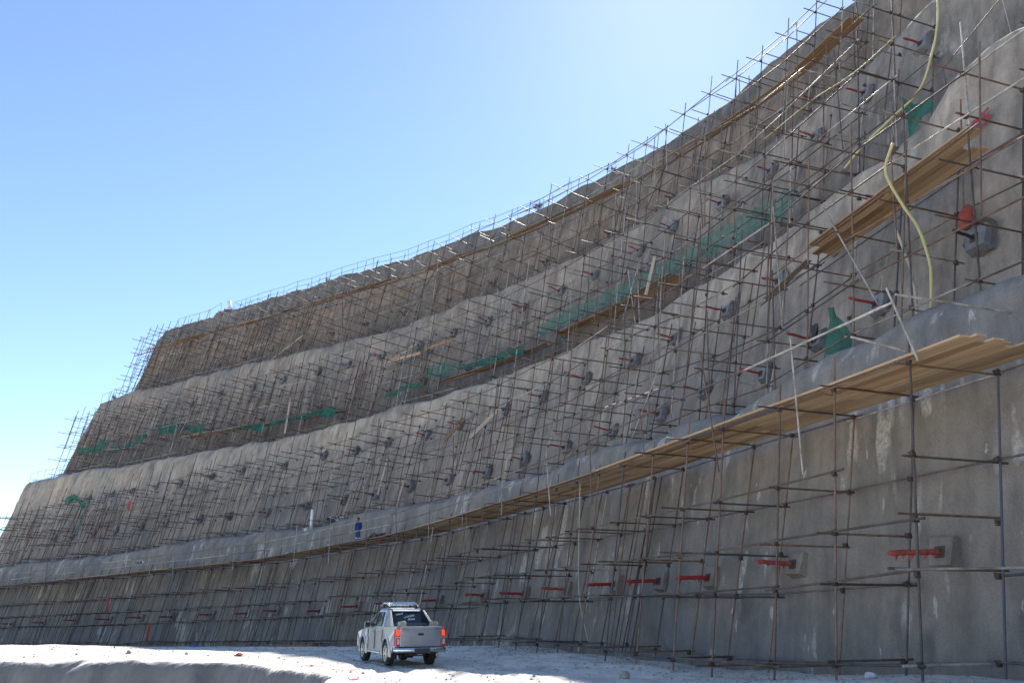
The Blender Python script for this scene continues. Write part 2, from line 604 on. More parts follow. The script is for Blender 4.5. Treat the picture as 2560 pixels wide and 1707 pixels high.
def build_tier(i, label):
    ob, ol, e = OB[i], OL[i], END[i]
    st = []                                    # (px,py,nx,ny,s,phase)  phase: 0 straight, angle on the arc, >100 straight back
    for s in np.arange(2.0, e, .25 if True else .4):
        p, t, n = frame(s)
        st.append((p[0] + n[0] * ob, p[1] + n[1] * ob, n[0], n[1], s, 0.0))
    p, t, n = frame(e)
    Rr = 6.5
    c = p + n * (ob + Rr)
    s = e
    for a in np.arange(0, 111, 5):
        ar = R(a)
        na = math.cos(ar) * n - math.sin(ar) * t
        q = c - na * Rr
        s = e + a * .11
        st.append((q[0], q[1], na[0], na[1], s, max(a, .1)))
    ta = math.cos(R(110)) * t + math.sin(R(110)) * n
    for k in range(1, 30):
        q2 = q + ta * k * 1.6
        st.append((q2[0], q2[1], na[0], na[1], s + k * 1.6, 110.))
    st = np.array(st)
    s = st[:, 4]; ph = st[:, 5]
    zl = ZL(i, np.minimum(s, e))
    if i == 1:
        zb = G(st[:, 0], st[:, 1], False) - .5
    else:
        zb = ZL(i - 1, s) - .5
    flare = 1.6 * np.sin(np.radians(np.minimum(ph, 90)))
    nt_ = 34
    rows = []
    for k in range(nt_ + 1):
        t = k / nt_ * .93
        z = zb + (zl - zb) * t
        o = (ol - ob) * t - flare * (1 - t)
        o = o - dispn(i, s, z) * (1 if k else .3) + .05 * vn(s / .3, z / .3, 80)
        rows.append((o, z))
    dl = dispn(i, s, zl * 1.0)
    inner = np.where(ph > 0, 3.2, 14.0)
    far = 60.0 if i == 4 else 14.0
    edge = .10 * vn(s / .8, s * 0, 85 + i)
    w93 = (ol - ob) * .93
    rows.append((w93 - dl * .95 + .12, zb + (zl - zb) * .955))
    rows.append((w93 - dl * .9 + .26 + edge * .3, zb + (zl - zb) * .978))
    rows.append((w93 - dl * .8 + .48 + edge * .3, zl - .07))
    rows.append((w93 - dl * .7 + .80, zl + .04 + edge * .4))
    rows.append((w93 - dl * .5 + 1.25, zl + .02))
    if i == 4:
        rows.append((np.where(ph > 0, 3.0, ol - ob + 1.8), zl + .1))
        rows.append((np.where(ph > 0, 3.1, ol - ob + 3.2), zl + .45 + .3 * vn(s / 3, s * 0, 3)))
        rows.append((np.where(ph > 0, 3.2, ol - ob + 6), zl + .3))
        rows.append((np.where(ph > 0, 3.25, ol - ob + 55), zl - .5))
        rows.append((np.where(ph > 0, 3.3, ol - ob + 120), zl * 0 - 6))
    else:
        rows.append((np.where(ph > 0, 3.0, ol - ob + 2.0), zl - .05))
        rows.append((np.where(ph > 0, 4.5, 22.0), zl - .2 - np.where(ph > 0, .1, 0)))
    V = np.zeros((len(st), len(rows), 3))
    for k, (o, z) in enumerate(rows):
        V[:, k, 0] = st[:, 0] + st[:, 2] * o
        V[:, k, 1] = st[:, 1] + st[:, 3] * o
        V[:, k, 2] = z
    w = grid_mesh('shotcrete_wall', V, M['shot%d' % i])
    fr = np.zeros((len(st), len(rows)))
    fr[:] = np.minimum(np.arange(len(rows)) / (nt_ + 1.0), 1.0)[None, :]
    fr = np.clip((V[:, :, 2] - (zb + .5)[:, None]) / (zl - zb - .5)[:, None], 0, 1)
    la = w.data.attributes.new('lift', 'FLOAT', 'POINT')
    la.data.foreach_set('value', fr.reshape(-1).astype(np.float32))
    tag(w, label, 'retaining wall', 'stepped shotcrete tiers of the slope')
    WALLS[i] = w
    return w


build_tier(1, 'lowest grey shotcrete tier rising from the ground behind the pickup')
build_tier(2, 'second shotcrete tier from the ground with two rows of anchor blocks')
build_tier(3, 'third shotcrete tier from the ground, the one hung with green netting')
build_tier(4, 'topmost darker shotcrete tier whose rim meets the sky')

# hill mass far behind the slope
hx = np.linspace(-60, 900, 60)
hy = np.linspace(60, 900, 60)
HX, HY = np.meshgrid(hx, hy, indexing='ij')
dd_ = (HX * .62 + HY * .78) - 160
HZ = np.where(dd_ > 0, 34 * np.exp(-((HX - 350) ** 2 + (HY - 420) ** 2) / 250 ** 2) * np.clip(dd_ / 60, 0, 1), 0) - 9
hill = grid_mesh('hillside', np.stack([HX, HY, HZ], -1), M['hill'])
tag(hill, 'bare earth hill behind the top of the slope', kind='structure')


def face_o(i, s, z):
    if i == 1:
        p = W(s, 1.4, 0)
        zb = float(G(np.array([p.x]), np.array([p.y]), False)[0]) - .5
    else:
        zb = float(ZL(i - 1, s)) - .5
    zl = float(ZL(i, s))
    t = min(max((z - zb) / (zl - zb), 0), 1)
    return OB[i] + (OL[i] - OB[i]) * t - float(dispn(i, np.array([s]), np.array([z]))[0])


def basis(s):
    p, t, n = frame(s)
    return Vector((t[0], t[1], 0)), Vector((n[0], n[1], 0))


# anchor blocks: part of the wall they are cast on
def anchor(i, s, z, size=.9, bar=1.05, wrap='red', kind=0):
    T, Nn = basis(s)
    tilt = R(15)
    out = (-Nn * math.cos(tilt) + Vector((0, 0, 1)) * math.sin(tilt)).normalized()
    up = T.cross(out).normalized()
    if up.z < 0: up = -up
    c = W(s, face_o(i, s, z), z)
    mb = MB()
    h = size / 2
    pr = .32 if kind == 0 else .24
    ax, az = T * h, up * h
    base = c - out * .35
    top = c + out * pr
    k = .80
    P = [base - T * h - up * h, base + T * h - up * h, base + T * h + up * h, base - T * h + up * h,
         top - T * h * k - up * h * .70, top + T * h * k - up * h * .70, top + T * h * .92 + up * h * .9, top - T * h * .92 + up * h * .9]
    mb.hexa([p + Vector((rnd.uniform(-.03, .03), rnd.uniform(-.03, .03), rnd.uniform(-.03, .03))) for p in P])
    blk = mb.build('anchor_block', M['block'] if kind == 0 else M['shot1'], WALLS[i], bevel=.02)
    if kind == 0:
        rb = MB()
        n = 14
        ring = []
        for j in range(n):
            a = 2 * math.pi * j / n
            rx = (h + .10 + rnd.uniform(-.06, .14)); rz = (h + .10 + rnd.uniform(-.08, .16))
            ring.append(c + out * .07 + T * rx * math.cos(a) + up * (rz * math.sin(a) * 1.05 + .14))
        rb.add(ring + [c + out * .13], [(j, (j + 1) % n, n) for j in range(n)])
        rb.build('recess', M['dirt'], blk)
    pm_ = MB()
    pm_.obox(top + out * .012, T * .13, up * .13, out * .014)
    pm_.tube([top + out * .02, top + out * .10], .065, 10)
    pm_.build('bearing_plate', M['coupler'], blk)
    # wrapped tendon
    d = (out + T * rnd.uniform(-.08, .08) - up * (.12 if kind == 0 else .22) + up * rnd.uniform(-.05, .05)).normalized()
    tb = MB()
    L = bar * rnd.uniform(.8, 1.15)
    pts = []
    rr = .05 if kind == 0 else .062
    for q in range(8):
        u = q / 7
        pts.append(top + d * (L * u - .05) + up * (-.05 * u * u) + Vector((rnd.uniform(-1, 1), rnd.uniform(-1, 1), rnd.uniform(-1, 1))) * .012)
    tb.tube(pts, rr, 7)
    if kind == 1:
        for q in range(9):                               # loose folds of the cloth wrapping
            b = pts[rnd.randrange(0, 7)]
            w_ = T * rnd.uniform(.03, .09)
            tb.add([b - w_, b + w_ + d * .05, b + w_ * .5 - up * rnd.uniform(.08, .24), b - w_ * .6 - up * rnd.uniform(.05, .14) + d * .04], [(0, 1, 2, 3)])
    t_ = tb.build('wrapped_tendon', M[wrap], blk, smooth=True)
    # protruding grout tube / wire
    if rnd.random() < .6 and kind == 0:
        wb = MB()
        p0 = c + up * h * .9
        side = rnd.choice((-1, 1))
        wb.tube([p0 + out * .1, p0 + out * .25 + up * .3 + T * .15 * side, p0 + out * .45 + up * .55 + T * .4 * side], .012, 5)
        wb.build('grout_tube', M['hose2'], blk)
    return blk


T2A = [(35.2, 13.7), (38.4, 13.4), (41.7, 13.3), (45.4, 13.3), (49.2, 13.3), (53.1, 13.3), (57.8, 13.5), (62.4, 13.6), (66.5, 13.6), (71.1, 13.6), (75.4, 13.5), (80, 13.5), (84.5, 13.4), (89.4, 13.6),
       (95.4, 13.5), (102.5, 13.6), (108.2, 13.6), (114, 13.5), (119.5, 13.6), (125.2, 13.6), (131, 13.7), (136.6, 13.7), (142.3, 13.8)]
T2B = [(31.4, 10.3), (35.2, 9.7), (38.6, 9.4), (42.0, 9.2), (45.8, 9.3), (49.3, 9.1), (53.6, 9.2), (58.1, 9.2), (62.7, 9.3), (66.8, 9.1), (71.2, 9.1), (75.5, 9.2), (79.9, 9.0), (84.3, 9.0), (89.5, 8.9),
       (95.4, 8.8), (101.6, 8.9), (107.2, 9.0), (114.1, 9.0), (119.8, 9.0), (125.4, 8.9), (131, 8.9), (136.6, 8.8), (142, 8.8)]
T3A = [(37.3, 23.9), (41.0, 23.6), (44.3, 23.4), (47.6, 23.6), (51.5, 23.7), (55.4, 24.0), (58.7, 24.0), (63.3, 24.3), (67.0, 24.5), (70.9, 24.4), (75.0, 24.6), (79.0, 24.7), (83.6, 24.6), (88.5, 24.6),
       (93.8, 24.8), (98.9, 25.1), (105.3, 25.2), (111.3, 25.5), (118.4, 25.9), (124.4, 25.6), (131.6, 26.0), (138.2, 26.7), (145.7, 26.9)]
T3B = [(50 + k * 5.2, 19.6 + k * .1) for k in range(18)]
T4A = [(48 + k * 6.1, 30.0 + k * .19) for k in range(15)]
T1A = [(30.3, 1.2), (35.4, 1.2), (39.6, 1.0), (43.0, 1.0), (46.3, 1.0), (51.0, .9), (55.2, .8), (59.7, .8), (65, .6), (70.6, .4), (74.9, .3), (79.6, .0), (85.5, .0), (89.8, -.2), (95.1, -.3),
       (101.5, -.5), (107.5, -.6), (114, -.8), (120.7, -.9), (129.1, -1.2), (137, -1.4)]
for s, z in T2A: anchor(2, s + rnd.uniform(-.25, .25), z + rnd.uniform(-.12, .12), .66 * rnd.uniform(.9, 1.1), .95)
for k, (s, z) in enumerate(T2B):
    anchor(2, s, z + rnd.uniform(-.1, .1), 0.85 if k == 0 else .70 * rnd.uniform(.9, 1.12), 1.05, wrap='black' if k == 0 else 'red')
for s, z in T3A: anchor(3, s + rnd.uniform(-.2, .2), z + rnd.uniform(-.12, .12), .74 * rnd.uniform(.88, 1.12), 1.0)
for s, z in T3B: anchor(3, s, z, .42, .9)
for s, z in T4A: anchor(4, s, z, .36, .7)
for k, (s, z) in enumerate(T1A): anchor(1, s, z, .78, 1.3, wrap='red2' if k in (0, 1, 5, 7) else 'red', kind=1)

# ---------------------------------------------------------------- scaffolding
_tube = {}


def unit_tube(mk, n=6):
    key = (mk, n)
    if key not in _tube:
        mb = MB()
        mb.tube([(0, 0, 0), (0, 0, 1)], 1.0, n)
        me = mb.mesh('tube')
        me.materials.append(M[mk])
        me.polygons.foreach_set('use_smooth', [len(p.vertices) == 4 for p in me.polygons])
        _tube[key] = me
    return _tube[key]


THICK = {'r': .0262}


def pole(name, a, b, mk, parent, r=None, n=6):
    r = r or THICK['r']
    a = Vector(a); b = Vector(b)
    d = b - a
    r *= 1 + min(max(a.y - 62, 0), 60) / 170
    o = bpy.data.objects.new(name, unit_tube(mk, n))
    COL.objects.link(o)
    o.parent = parent
    pl = parent.location
    q = d.to_track_quat('Z', 'Y')
    o.matrix_basis = Matrix.LocRotScale(a - pl, q, Vector((r, r, d.length)))
    return o


def pick(w):
    u = rnd.random()
    t = 0
    for k, v in w.items():
        t += v
        if u < t: return k
    return 'rust'


_cm = {}


def coupler_shape(mb, c, s):
    T, Nn = basis(s)
    a = rnd.uniform(-.3, .3)
    x = (T * math.cos(a) + Vector((0, 0, 1)) * math.sin(a))
    y = Nn
    z = x.cross(y)
    k = rnd.uniform(.8, 1.15)
    mb.obox(c, x * .052 * k, y * .045 * k, z * .045 * k)
    mb.obox(c + z * .055 + y * .01, x * .018, y * .075 * k, z * .012)
    mb.obox(c - z * .05 - y * .02, x * .075 * k, y * .012, z * .012)


def scaffold(i, label, s0, s1, bay, zb, outer, inner, lifts, scale_fn, top_out, top_in, near_s, wts, lb_in=None, extra=True, trans_out=(.25, 1.0), trans_p=.93, brace=10, svals=None):
    root = empty('scaffolding', W((s0 + s1) / 2, outer(0)[0], zb((s0 + s1) / 2)))
    tag(root, label, 'scaffolding', 'pipe scaffolds fixed along the shotcrete tiers')
    if svals is None:
        svals = []
        s = s0
        while s < s1:
            svals.append(s)
            s += bay + rnd.uniform(-.22, .22)
    cmb = MB()
    parts = []

    def PO(s, h): o = outer(h * scale_fn(s)); return W(s, o[0], zb(s) + h * scale_fn(s))
    def PI(s, h): o = inner(h * scale_fn(s)); return W(s, o[0], zb(s) + h * scale_fn(s))
    nn = lambda s: 8 if s < near_s else 6
    for s in svals:
        h = top_out(s)
        mk = pick(wts)
        if i > 1 and rnd.random() < .5 and s < 110:           # two lengths joined with a sleeve, the upper one paler
            hm = rnd.uniform(.45, .65) * h
            a, b, c = PO(s, -.02), PO(s, hm), PO(s, h)
            pole('standard', a, b, mk, root, n=nn(s))
            pole('standard', b - (c - b).normalized() * .3 + Vector((.05, 0, 0)), c + Vector((.05, 0, 0)), rnd.choice(('galv', 'rust', 'dark')), root, n=nn(s))
        else:
            pole('standard', PO(s, -.02), PO(s, h), mk, root, n=nn(s))
        hi = top_in(s)
        pole('standard', PI(s + rnd.uniform(-.15, .15), .02), PI(s, hi), pick(wts), root, n=nn(s))
    cnt = 0
    for li, h in enumerate(lifts):
        for row, fn in ((0, PO), (1, PI)):
            if row == 1 and lb_in is not None and li not in lb_in: continue
            k = rnd.randrange(2)
            hh0 = h + rnd.uniform(-.04, .04)
            while k < len(svals) - 1:
                k2 = min(k + (2 if svals[k] < 60 else 3), len(svals) - 1)
                off = .05 if row == 0 else -.05
                a = fn(svals[k], hh0 + rnd.uniform(-.05, .05)); b = fn(svals[k2], hh0 + rnd.uniform(-.05, .05))
                T, Nn = basis(svals[k])
                a = a - Nn * off; b = b - Nn * off
                d = (b - a).normalized()
                ext = rnd.uniform(.15, .5)
                pole('ledger', a - d * rnd.uniform(.1, .35), b + d * ext, pick(wts), root, n=nn(svals[k]))
                cnt += 1
                k = k2
        for s in svals:
            if rnd.random() > trans_p: continue
            hh = h + rnd.uniform(-.05, .12)
            a = PO(s + .06, hh); b = PI(s + .06, hh)
            d = (b - a).normalized()
            po = rnd.uniform(*trans_out)
            pole('transom', a - d * po, b + d * rnd.uniform(.1, .4), pick(wts), root, n=nn(s))
        for s in svals:
            for fn in (PO, PI):
                coupler_shape(cmb, fn(s, h) - basis(s)[1] * .03, s)
    for _ in range(int(len(svals) * (1.6 if i > 1 else .8))):          # odd leaning uprights with tips at random heights
        s = rnd.uniform(s0 + .3 if i > 1 else 39, s1 - 1)
        if i == 1:
            a = PI(s, .02); b = PI(s + rnd.uniform(-.7, .7), 6.1)
        else:
            h0 = rnd.choice((0, 0, 2.2, 3.8)); h1 = h0 + rnd.uniform(4.0, 6.2)
            fn = rnd.choice((PO, PO, PI))
            h1 = min(h1, top_out(s) + .3 if fn is PO else 8.0)
            a = fn(s, h0); b = fn(s + rnd.uniform(-.6, .6), h1)
        T, Nn = basis(s)
        k_ = rnd.uniform(.06, .22)
        pole('standard', a - Nn * k_, b - Nn * (k_ + rnd.uniform(-.05, .25)), rnd.choice(('rust', 'rust', 'dark', 'galv') if i > 1 else ('rust', 'dark')), root, n=nn(s))
    me = cmb.build('coupler', M['coupler'], root)
    me.location = -root.location
    me['kind'] = 'stuff'
    for _ in range(brace):
        s = rnd.uniform(s0 + 2, s1 - 4)
        h = rnd.uniform(0, .35) * lifts[-1]
        a = PO(s, h); b = PO(s + rnd.uniform(-2.5, 2.5), h + rnd.uniform(2.5, 5))
        T, Nn = basis(s)
        pole('brace', a - Nn * .1, b - Nn * .12, rnd.choice(('galv', 'rust', 'dark')), root, n=nn(s))
    return root, svals, PO, PI


W1 = {'rust': .55, 'dark': .33, 'galv': .05, 'blue': .07}
W2 = {'rust': .48, 'dark': .34, 'galv': .15, 'blue': .03}


def zg1(s):
    p = W(s, -1.0, 0)
    return float(G(np.array([p.x]), np.array([p.y]))[0])


sv1 = [28.67, 31.01, 33.06, 35.6, 37.5, 39.67]
s = 39.67
while s < 150:
    s += 2.05 + rnd.uniform(-.2, .2)
    sv1.append(s)
sf = lambda s: (ZPL(s) - zg1(s)) / 6.3
SC1, sv1, PO1, PI1 = scaffold(
    1, 'pipe scaffold carrying the long plank deck on the lowest tier', 28.6, 150, 2.1, zg1,
    lambda h: (-1.0 + h / 6.3 * 1.0,), lambda h: (.85 + h / 6.3 * 1.6,),
    [.3, 1.9, 2.95, 4.25, 6.22], sf, lambda s: 6.3 + rnd.uniform(.25, .8), lambda s: 6.25,
    60, W1, lb_in=[0, 1, 3, 4], trans_out=(.15, .75), trans_p=.88, brace=3, svals=sv1)
# inner standard past the last bay, rails, tall raking rail posts
pole('standard', W(27.2, .9, zg1(27.2) - .02), W(27.0, 2.5, 5.2), 'dark', SC1, n=8)
for s_ in (27.3,):
    pole('ledger', W(28.9, .9, zg1(28) + .3), W(22.5, .9, zg1(23) + .3), 'dark', SC1, n=8)
pole('ledger', PI1(28.67, 1.9) , W(26.6, 1.35, zg1(27) + 1.95), 'blue', SC1, n=8)
pole('ledger', PI1(28.67, 4.25), W(26.5, 1.95, zg1(27) + 4.3), 'dark', SC1, n=8)
pole('ledger', PI1(28.67, 6.2), W(26.5, 2.45, ZPL(27) - .05), 'rust', SC1, n=8)
pole('transom', W(27.15, .75, zg1(27) + 1.98), PO1(28.4, 1.95) - basis(28)[1] * .8, 'galv', SC1, n=8)
RK = [(36.03, 7.45, 35.7, 3.8), (32.04, 6.7, 32.25, 3.2), (28.75, 6.75, 28.3, 4.95)]
s = 40.0
while s < 148:
    RK.append((s, ZPL(s) + rnd.uniform(1.3, 2.2), s + rnd.uniform(-.3, .3), ZPL(s) - rnd.choice((.2, 1.2, .6))))
    s += rnd.uniform(3.6, 5.0)
for a, za, b, zb_ in RK:
    pole('rail_post', W(a, -.22, za), W(b, -.16, zb_), rnd.choice(('galv', 'galv', 'rust')), SC1, n=8, r=.025)
s = 28.75
while s < 147:
    s2 = s + rnd.uniform(5.2, 6.0)
    pole('guard_rail', W(s - .15, -.28, ZPL(s) + 1.22), W(s2 + .3, -.27, ZPL(s2) + 1.22), rnd.choice(('galv', 'rust', 'rust')), SC1, n=8)
    if s > 46:
        pole('guard_rail', W(s - .15, -.30, ZPL(s) + .62), W(s2 + .3, -.28, ZPL(s2) + .62), rnd.choice(('galv', 'galv', 'rust')), SC1, n=8)
    s = s2
pole('guard_rail', W(28.4, -.35, 6.45), W(28.55, 3.1, 6.5), 'galv', SC1, n=8)
pole('transom', W(28.9, -1.25, 5.55), W(28.7, -.05, 5.3), 'galv', SC1, n=8)

zz2 = lambda i: (lambda s: float(ZL(i, s)) - .05)
one = lambda s: 1.0
THICK['r'] = .028
SC2, sv2, PO2, PI2 = scaffold(
    2, 'pipe scaffold standing on the first ledge against the second tier', 25.5, 157, 2.12, zz2(1),
    lambda h: (4.0 + h * .16,), lambda h: (5.55 + h * .27,),
    [.5, 2.2, 3.9, 5.6, 7.1], one, lambda s: rnd.choice((8.0, 8.6, 9.3, 7.4)) * (1 if s > 40 else .97), lambda s: rnd.uniform(6.0, 7.3),
    45, W2, lb_in=[0, 2, 3], trans_out=(.3, 1.3), trans_p=.9, brace=12)
THICK['r'] = .031
SC3, sv3, PO3, PI3 = scaffold(
    3, 'pipe scaffold with green nets standing on the second ledge', 36.3, 154.6, 2.12, zz2(2),
    lambda h: (9.7 + h * .16,), lambda h: (11.3 + h * .27,),
    [.6, 2.3, 4.0, 5.8, 7.5], lambda s: 1 + max(0, (s - 60)) * .0022, lambda s: rnd.choice((8.2, 9.2, 10.0, 7.6)), lambda s: rnd.uniform(6.2, 7.8),
    40, {'rust': .52, 'dark': .18, 'galv': .27, 'blue': .03}, lb_in=[0, 2, 3], trans_out=(.5, 1.9), trans_p=.92, brace=12)
SC4, sv4, PO4, PI4 = scaffold(
    4, 'highest pipe scaffold whose pole tips stick up against the sky', 42.0, 150.8, 2.1, zz2(3),
    lambda h: (15.5 + h * .20,), lambda h: (17.0 + h * .27,),
    [.8, 2.6, 4.5, 6.4, 8.2], lambda s: 1 + max(0, (s - 60)) * .0026, lambda s: (rnd.uniform(8.7, 10.3) if s < 78 else rnd.uniform(8.7, 10.0)), lambda s: rnd.uniform(7.0, 8.6),
    40, {'rust': .52, 'dark': .13, 'galv': .32, 'blue': .03}, lb_in=[0, 2, 3], trans_out=(.6, 1.9), trans_p=.95, brace=14)
# rail pipes of the top scaffold against the sky on the right
for s_ in np.arange(42, 74, 5.6):
    for zo in (.2,):
        a = W(s_, 17.4, float(ZL(4, s_)) - 1.9 + zo); b = W(s_ + 6, 17.4, float(ZL(4, s_ + 6)) - 1.9 + zo)
        pole('ledger', a, b, 'dark', SC4)

THICK['r'] = .0262
# ---------------------------------------------------------------- plank decks (parts of their scaffold)
_pm = {}


def plank(a, b, w, side, mk, parent, th=.045):
    """plank from a to b (centre line of its underside), width along side"""
    if mk not in _pm:
        mb = MB()
        mb.box(0, 1, -.5, .5, 0, 1)
        me = mb.mesh('plank')
        me.materials.append(M[mk])
        _pm[mk] = me
    a = Vector(a); b = Vector(b)
    x = (b - a); L = x.length
    x.normalize()
    z = x.cross(side).normalized()
    if z.z < 0: z = -z
    y = z.cross(x)
    m = Matrix((x, y, z)).transposed().to_4x4()
    o = bpy.data.objects.new('plank', _pm[mk])
    COL.objects.link(o)
    if parent:
        o.parent = parent
        a = a - parent.location
    o.matrix_basis = Matrix.Translation(a) @ m @ Matrix.Diagonal((L, w, th, 1))
    return o


def deck(parent, s0, s1, o0, o1, n, zf, mats, seg=4.0, skip=0.0, ragged=.25):
    w = (o1 - o0) / n
    for k in range(n):
        s = s0 + rnd.uniform(-ragged, ragged)
        o = o0 + (k + .5) * w
        while s < s1:
            L = seg * rnd.uniform(.93, 1.05)
            if rnd.random() >= skip:
                dz = rnd.uniform(0, .010)
                a = W(s, o, zf(s, o) + dz); b = W(s + L + .12, o, zf(s + L, o) + dz + rnd.uniform(-.01, .02))
                T, Nn = basis(s)
                plank(a, b, w * rnd.uniform(.955, .995), Nn, rnd.choice(mats), parent)
            s += L


deck(SC1, 27.3, 148, -.10, 2.38, 9, lambda s, o: ZPL(s) + .02, ['wood'] * 6 + ['wood_dark'], 4.2)
deck(SC4, 44, 149.5, 17.1, 18.1, 4, lambda s, o: float(np.interp(s, [43, 48, 61, 70, 80, 95, 118, 140, 152], [32.1, 31.9, 33.2, 34.3, 34.9, 35.6, 36.9, 38.2, 38.8])) + .1, ['wood_dark', 'wood', 'wood_dark', 'wood_dark', 'wood_old'], 4.0, .30)
deck(SC3, 53, 64, 10.7, 12.3, 5, lambda s, o: 19.25 + (s - 53) * .03, ['wood_dark', 'wood', 'wood_old'], 3.9, .1)
deck(SC3, 66, 76, 10.9, 11.8, 3, lambda s, o: 19.2, ['wood_dark', 'wood_old'], 3.9, .1)
deck(SC3, 90, 118, 10.9, 11.7, 3, lambda s, o: 18.9 + (s - 90) * .045, ['wood_dark', 'wood'], 3.9, .15)
deck(SC2, 30.2, 36.0, 4.7, 6.15, 5, lambda s, o: 12.62 - (s - 30) * .09, ['wood', 'wood', 'wood_dark'], 3.2, 0, .5)
pole('ledger', W(38.8, 4.75, 11.75), W(29.5, 4.75, 12.6), 'rust', SC2, n=8)
pole('ledger', W(38.8, 6.3, 11.75), W(29.5, 6.3, 12.6), 'dark', SC2, n=8)
plank(W(37.2, 5.5, 12.0), W(40.0, 5.6, 11.55), .26, basis(38)[1], 'wood_old', SC2)

# loose planks leaning in the scaffolds: things of their own


def loose_plank(sa, za, sb, zb_, o, w, mk, label, turn=0, th=.05):
    T, Nn = basis(sa)
    a = W(sa, o, za); b = W(sb, o + (.25 if abs(zb_ - za) > 2 else 0) , zb_)
    side = T if abs(zb_ - za) > abs(sb - sa) else Vector((0, 0, 1))
    p = plank(a, b, w, side, mk, None, th)
    p.name = 'plank'
    return tag(p, label, 'plank', 'loose planks lying in the scaffolds')


LP = [
    (70.37, 11.9, 68.1, 13.0, 5.5, .3, 'wood_dark', 'brown plank leaning from a concrete block, left of the pale leaning plank'),
    (67.33, 11.6, 63.7, 12.9, 5.5, .3, 'wood_old', 'long pale plank slanting up to an anchor block on the second tier'),
    (82.3, 6.8, 81.1, 10.0, 5.0, .28, 'wood_old', 'grey upright plank directly behind the worker in blue'),
    (78.69, 8.9, 78.0, 11.7, 5.8, .24, 'wood_old', 'grey upright plank higher up, just right of the worker in blue'),
    (75.56, 7.2, 74.86, 9.8, 5.2, .26, 'wood_old', 'grey upright plank beside the small white sign'),
    (68.47, 7.3, 67.7, 9.8, 5.2, .28, 'wood_old', 'pale upright plank on the first ledge, well right of the white sign'),
    (63.1, 7.5, 62.5, 9.3, 5.2, .26, 'wood_old', 'short upright plank on the first ledge, rightmost of the grey ones'),
    (54.2, 18.2, 53.5, 20.5, 9.9, .32, 'wood_old', 'wide pale board standing before the long green net'),
    (85.8, 23.2, 81.4, 23.0, 11.9, .26, 'wood', 'lower left plank of the two laid end to end along the third tier'),
    (80.8, 23.2, 77.1, 23.2, 11.9, .26, 'wood_dark', 'brown plank reaching an anchor block on the third tier'),
    (85.1, 23.2, 81.8, 23.95, 11.8, .24, 'wood_old', 'pale plank slanting between two anchor blocks on the third tier'),
    (99.3, 17.6, 99.2, 21.6, 10.4, .3, 'wood_old', 'tall grey plank standing beside the thin green net strip'),
    (113.0, 30.2, 107.2, 32.3, 16.9, .25, 'wood_old', 'dark slanting plank under the top deck at left'),
]
for a in LP: loose_plank(*a)

# ---------------------------------------------------------------- nets


def net(i_o, top, bot, mk, label, group='green nets tied to the scaffolds', cat='net', nz=7):
    top = np.array(top, float); bot = np.array(bot, float)
    L = max(abs(top[-1, 0] - top[0, 0]), .6)
    n = max(14, int(L / .16))
    u = np.linspace(0, 1, n)
    pt = np.linspace(0, 1, len(top)); pb = np.linspace(0, 1, len(bot))
    V = np.zeros((n, nz, 3))
    for a in range(n):
        s1, z1 = np.interp(u[a], pt, top[:, 0]), np.interp(u[a], pt, top[:, 1])
        s2, z2 = np.interp(u[a], pb, bot[:, 0]), np.interp(u[a], pb, bot[:, 1])
        for b in range(nz):
            v = b / (nz - 1)
            s_ = s1 * (1 - v) + s2 * v; z_ = z1 * (1 - v) + z2 * v
            z_ += -.13 * abs(math.sin(s_ * 1.5)) * (1 if 0 < b else .6) + .10 * float(vn(s_ / .4, b, 9))
            o_ = i_o + .20 * float(vn(s_ / .45, z_ / 1.2, 7)) + .16 * float(vn(s_ / .16, z_ / 2.5, 8)) + .12 * math.sin(v * 3.1)
            p = W(s_, o_, z_)
            V[a, b] = p
    c = V.reshape(-1, 3).mean(0)
    V = V - c
    o = grid_mesh('safety_net', V, M[mk])
    o.location = c
    return tag(o, label, cat, group)


net(10.75, [(66.6, 20.9), (59, 20.63), (53.6, 20.35), (47.4, 19.9), (43.1, 19.55)], [(66.4, 20.0), (58, 19.54), (53.2, 19.3), (47.4, 18.7), (43.3, 18.4)], 'net', 'long translucent green net strip above the brown deck, widest of all')
net(10.55, [(79.3, 20.85), (77.7, 20.79), (76.05, 20.54), (74.6, 20.0)], [(79.1, 19.9), (77, 19.3), (75.6, 19.5), (74.6, 19.7)], 'net', 'pale green sheet of net sagging in the middle of the third tier')
net(10.55, [(74.6, 19.93), (71.4, 19.85), (69.5, 19.8), (67.8, 19.8)], [(74.2, 19.5), (71.3, 19.2), (69.4, 19.3), (67.6, 18.9)], 'net_dark', 'dark green bunched net running right from the pale sagging one')
net(10.3, [(84.3, 19.04), (82.5, 19.43), (81, 19.65), (79.2, 19.46)], [(84.1, 18.75), (82.2, 18.96), (80.5, 19.26), (79.2, 18.75)], 'net_dark', 'dark green net arching up, left of the pale sagging sheet')
net(10.5, [(149.2, 22.4), (145.3, 22.1), (143.3, 22.1), (140.9, 23.2)], [(148.4, 21.3), (144.9, 21.3), (141.9, 20.9), (140.6, 22.3)], 'net_dark', 'leftmost green net, with a corner pulled up high')
net(10.5, [(139.4, 21.6), (136.1, 21.0), (132.6, 21.5), (129.2, 22.0)], [(137.2, 20.3), (135.2, 20.5), (132, 20.7), (129.1, 21.7)], 'net_dark', 'narrow green net rising to the right, second from the left end')
net(10.7, [(128, 22.9), (123, 22.3)], [(126.2, 21.4), (122.4, 21.2)], 'net_dark', 'small squarish green net, left of the drooping one')
net(10.7, [(122.4, 22.4), (119.5, 21.6), (116.3, 21.3)], [(121.4, 21.9), (118.8, 20.7), (116, 20.1)], 'net_dark', 'drooping triangular green net, right of the squarish one')
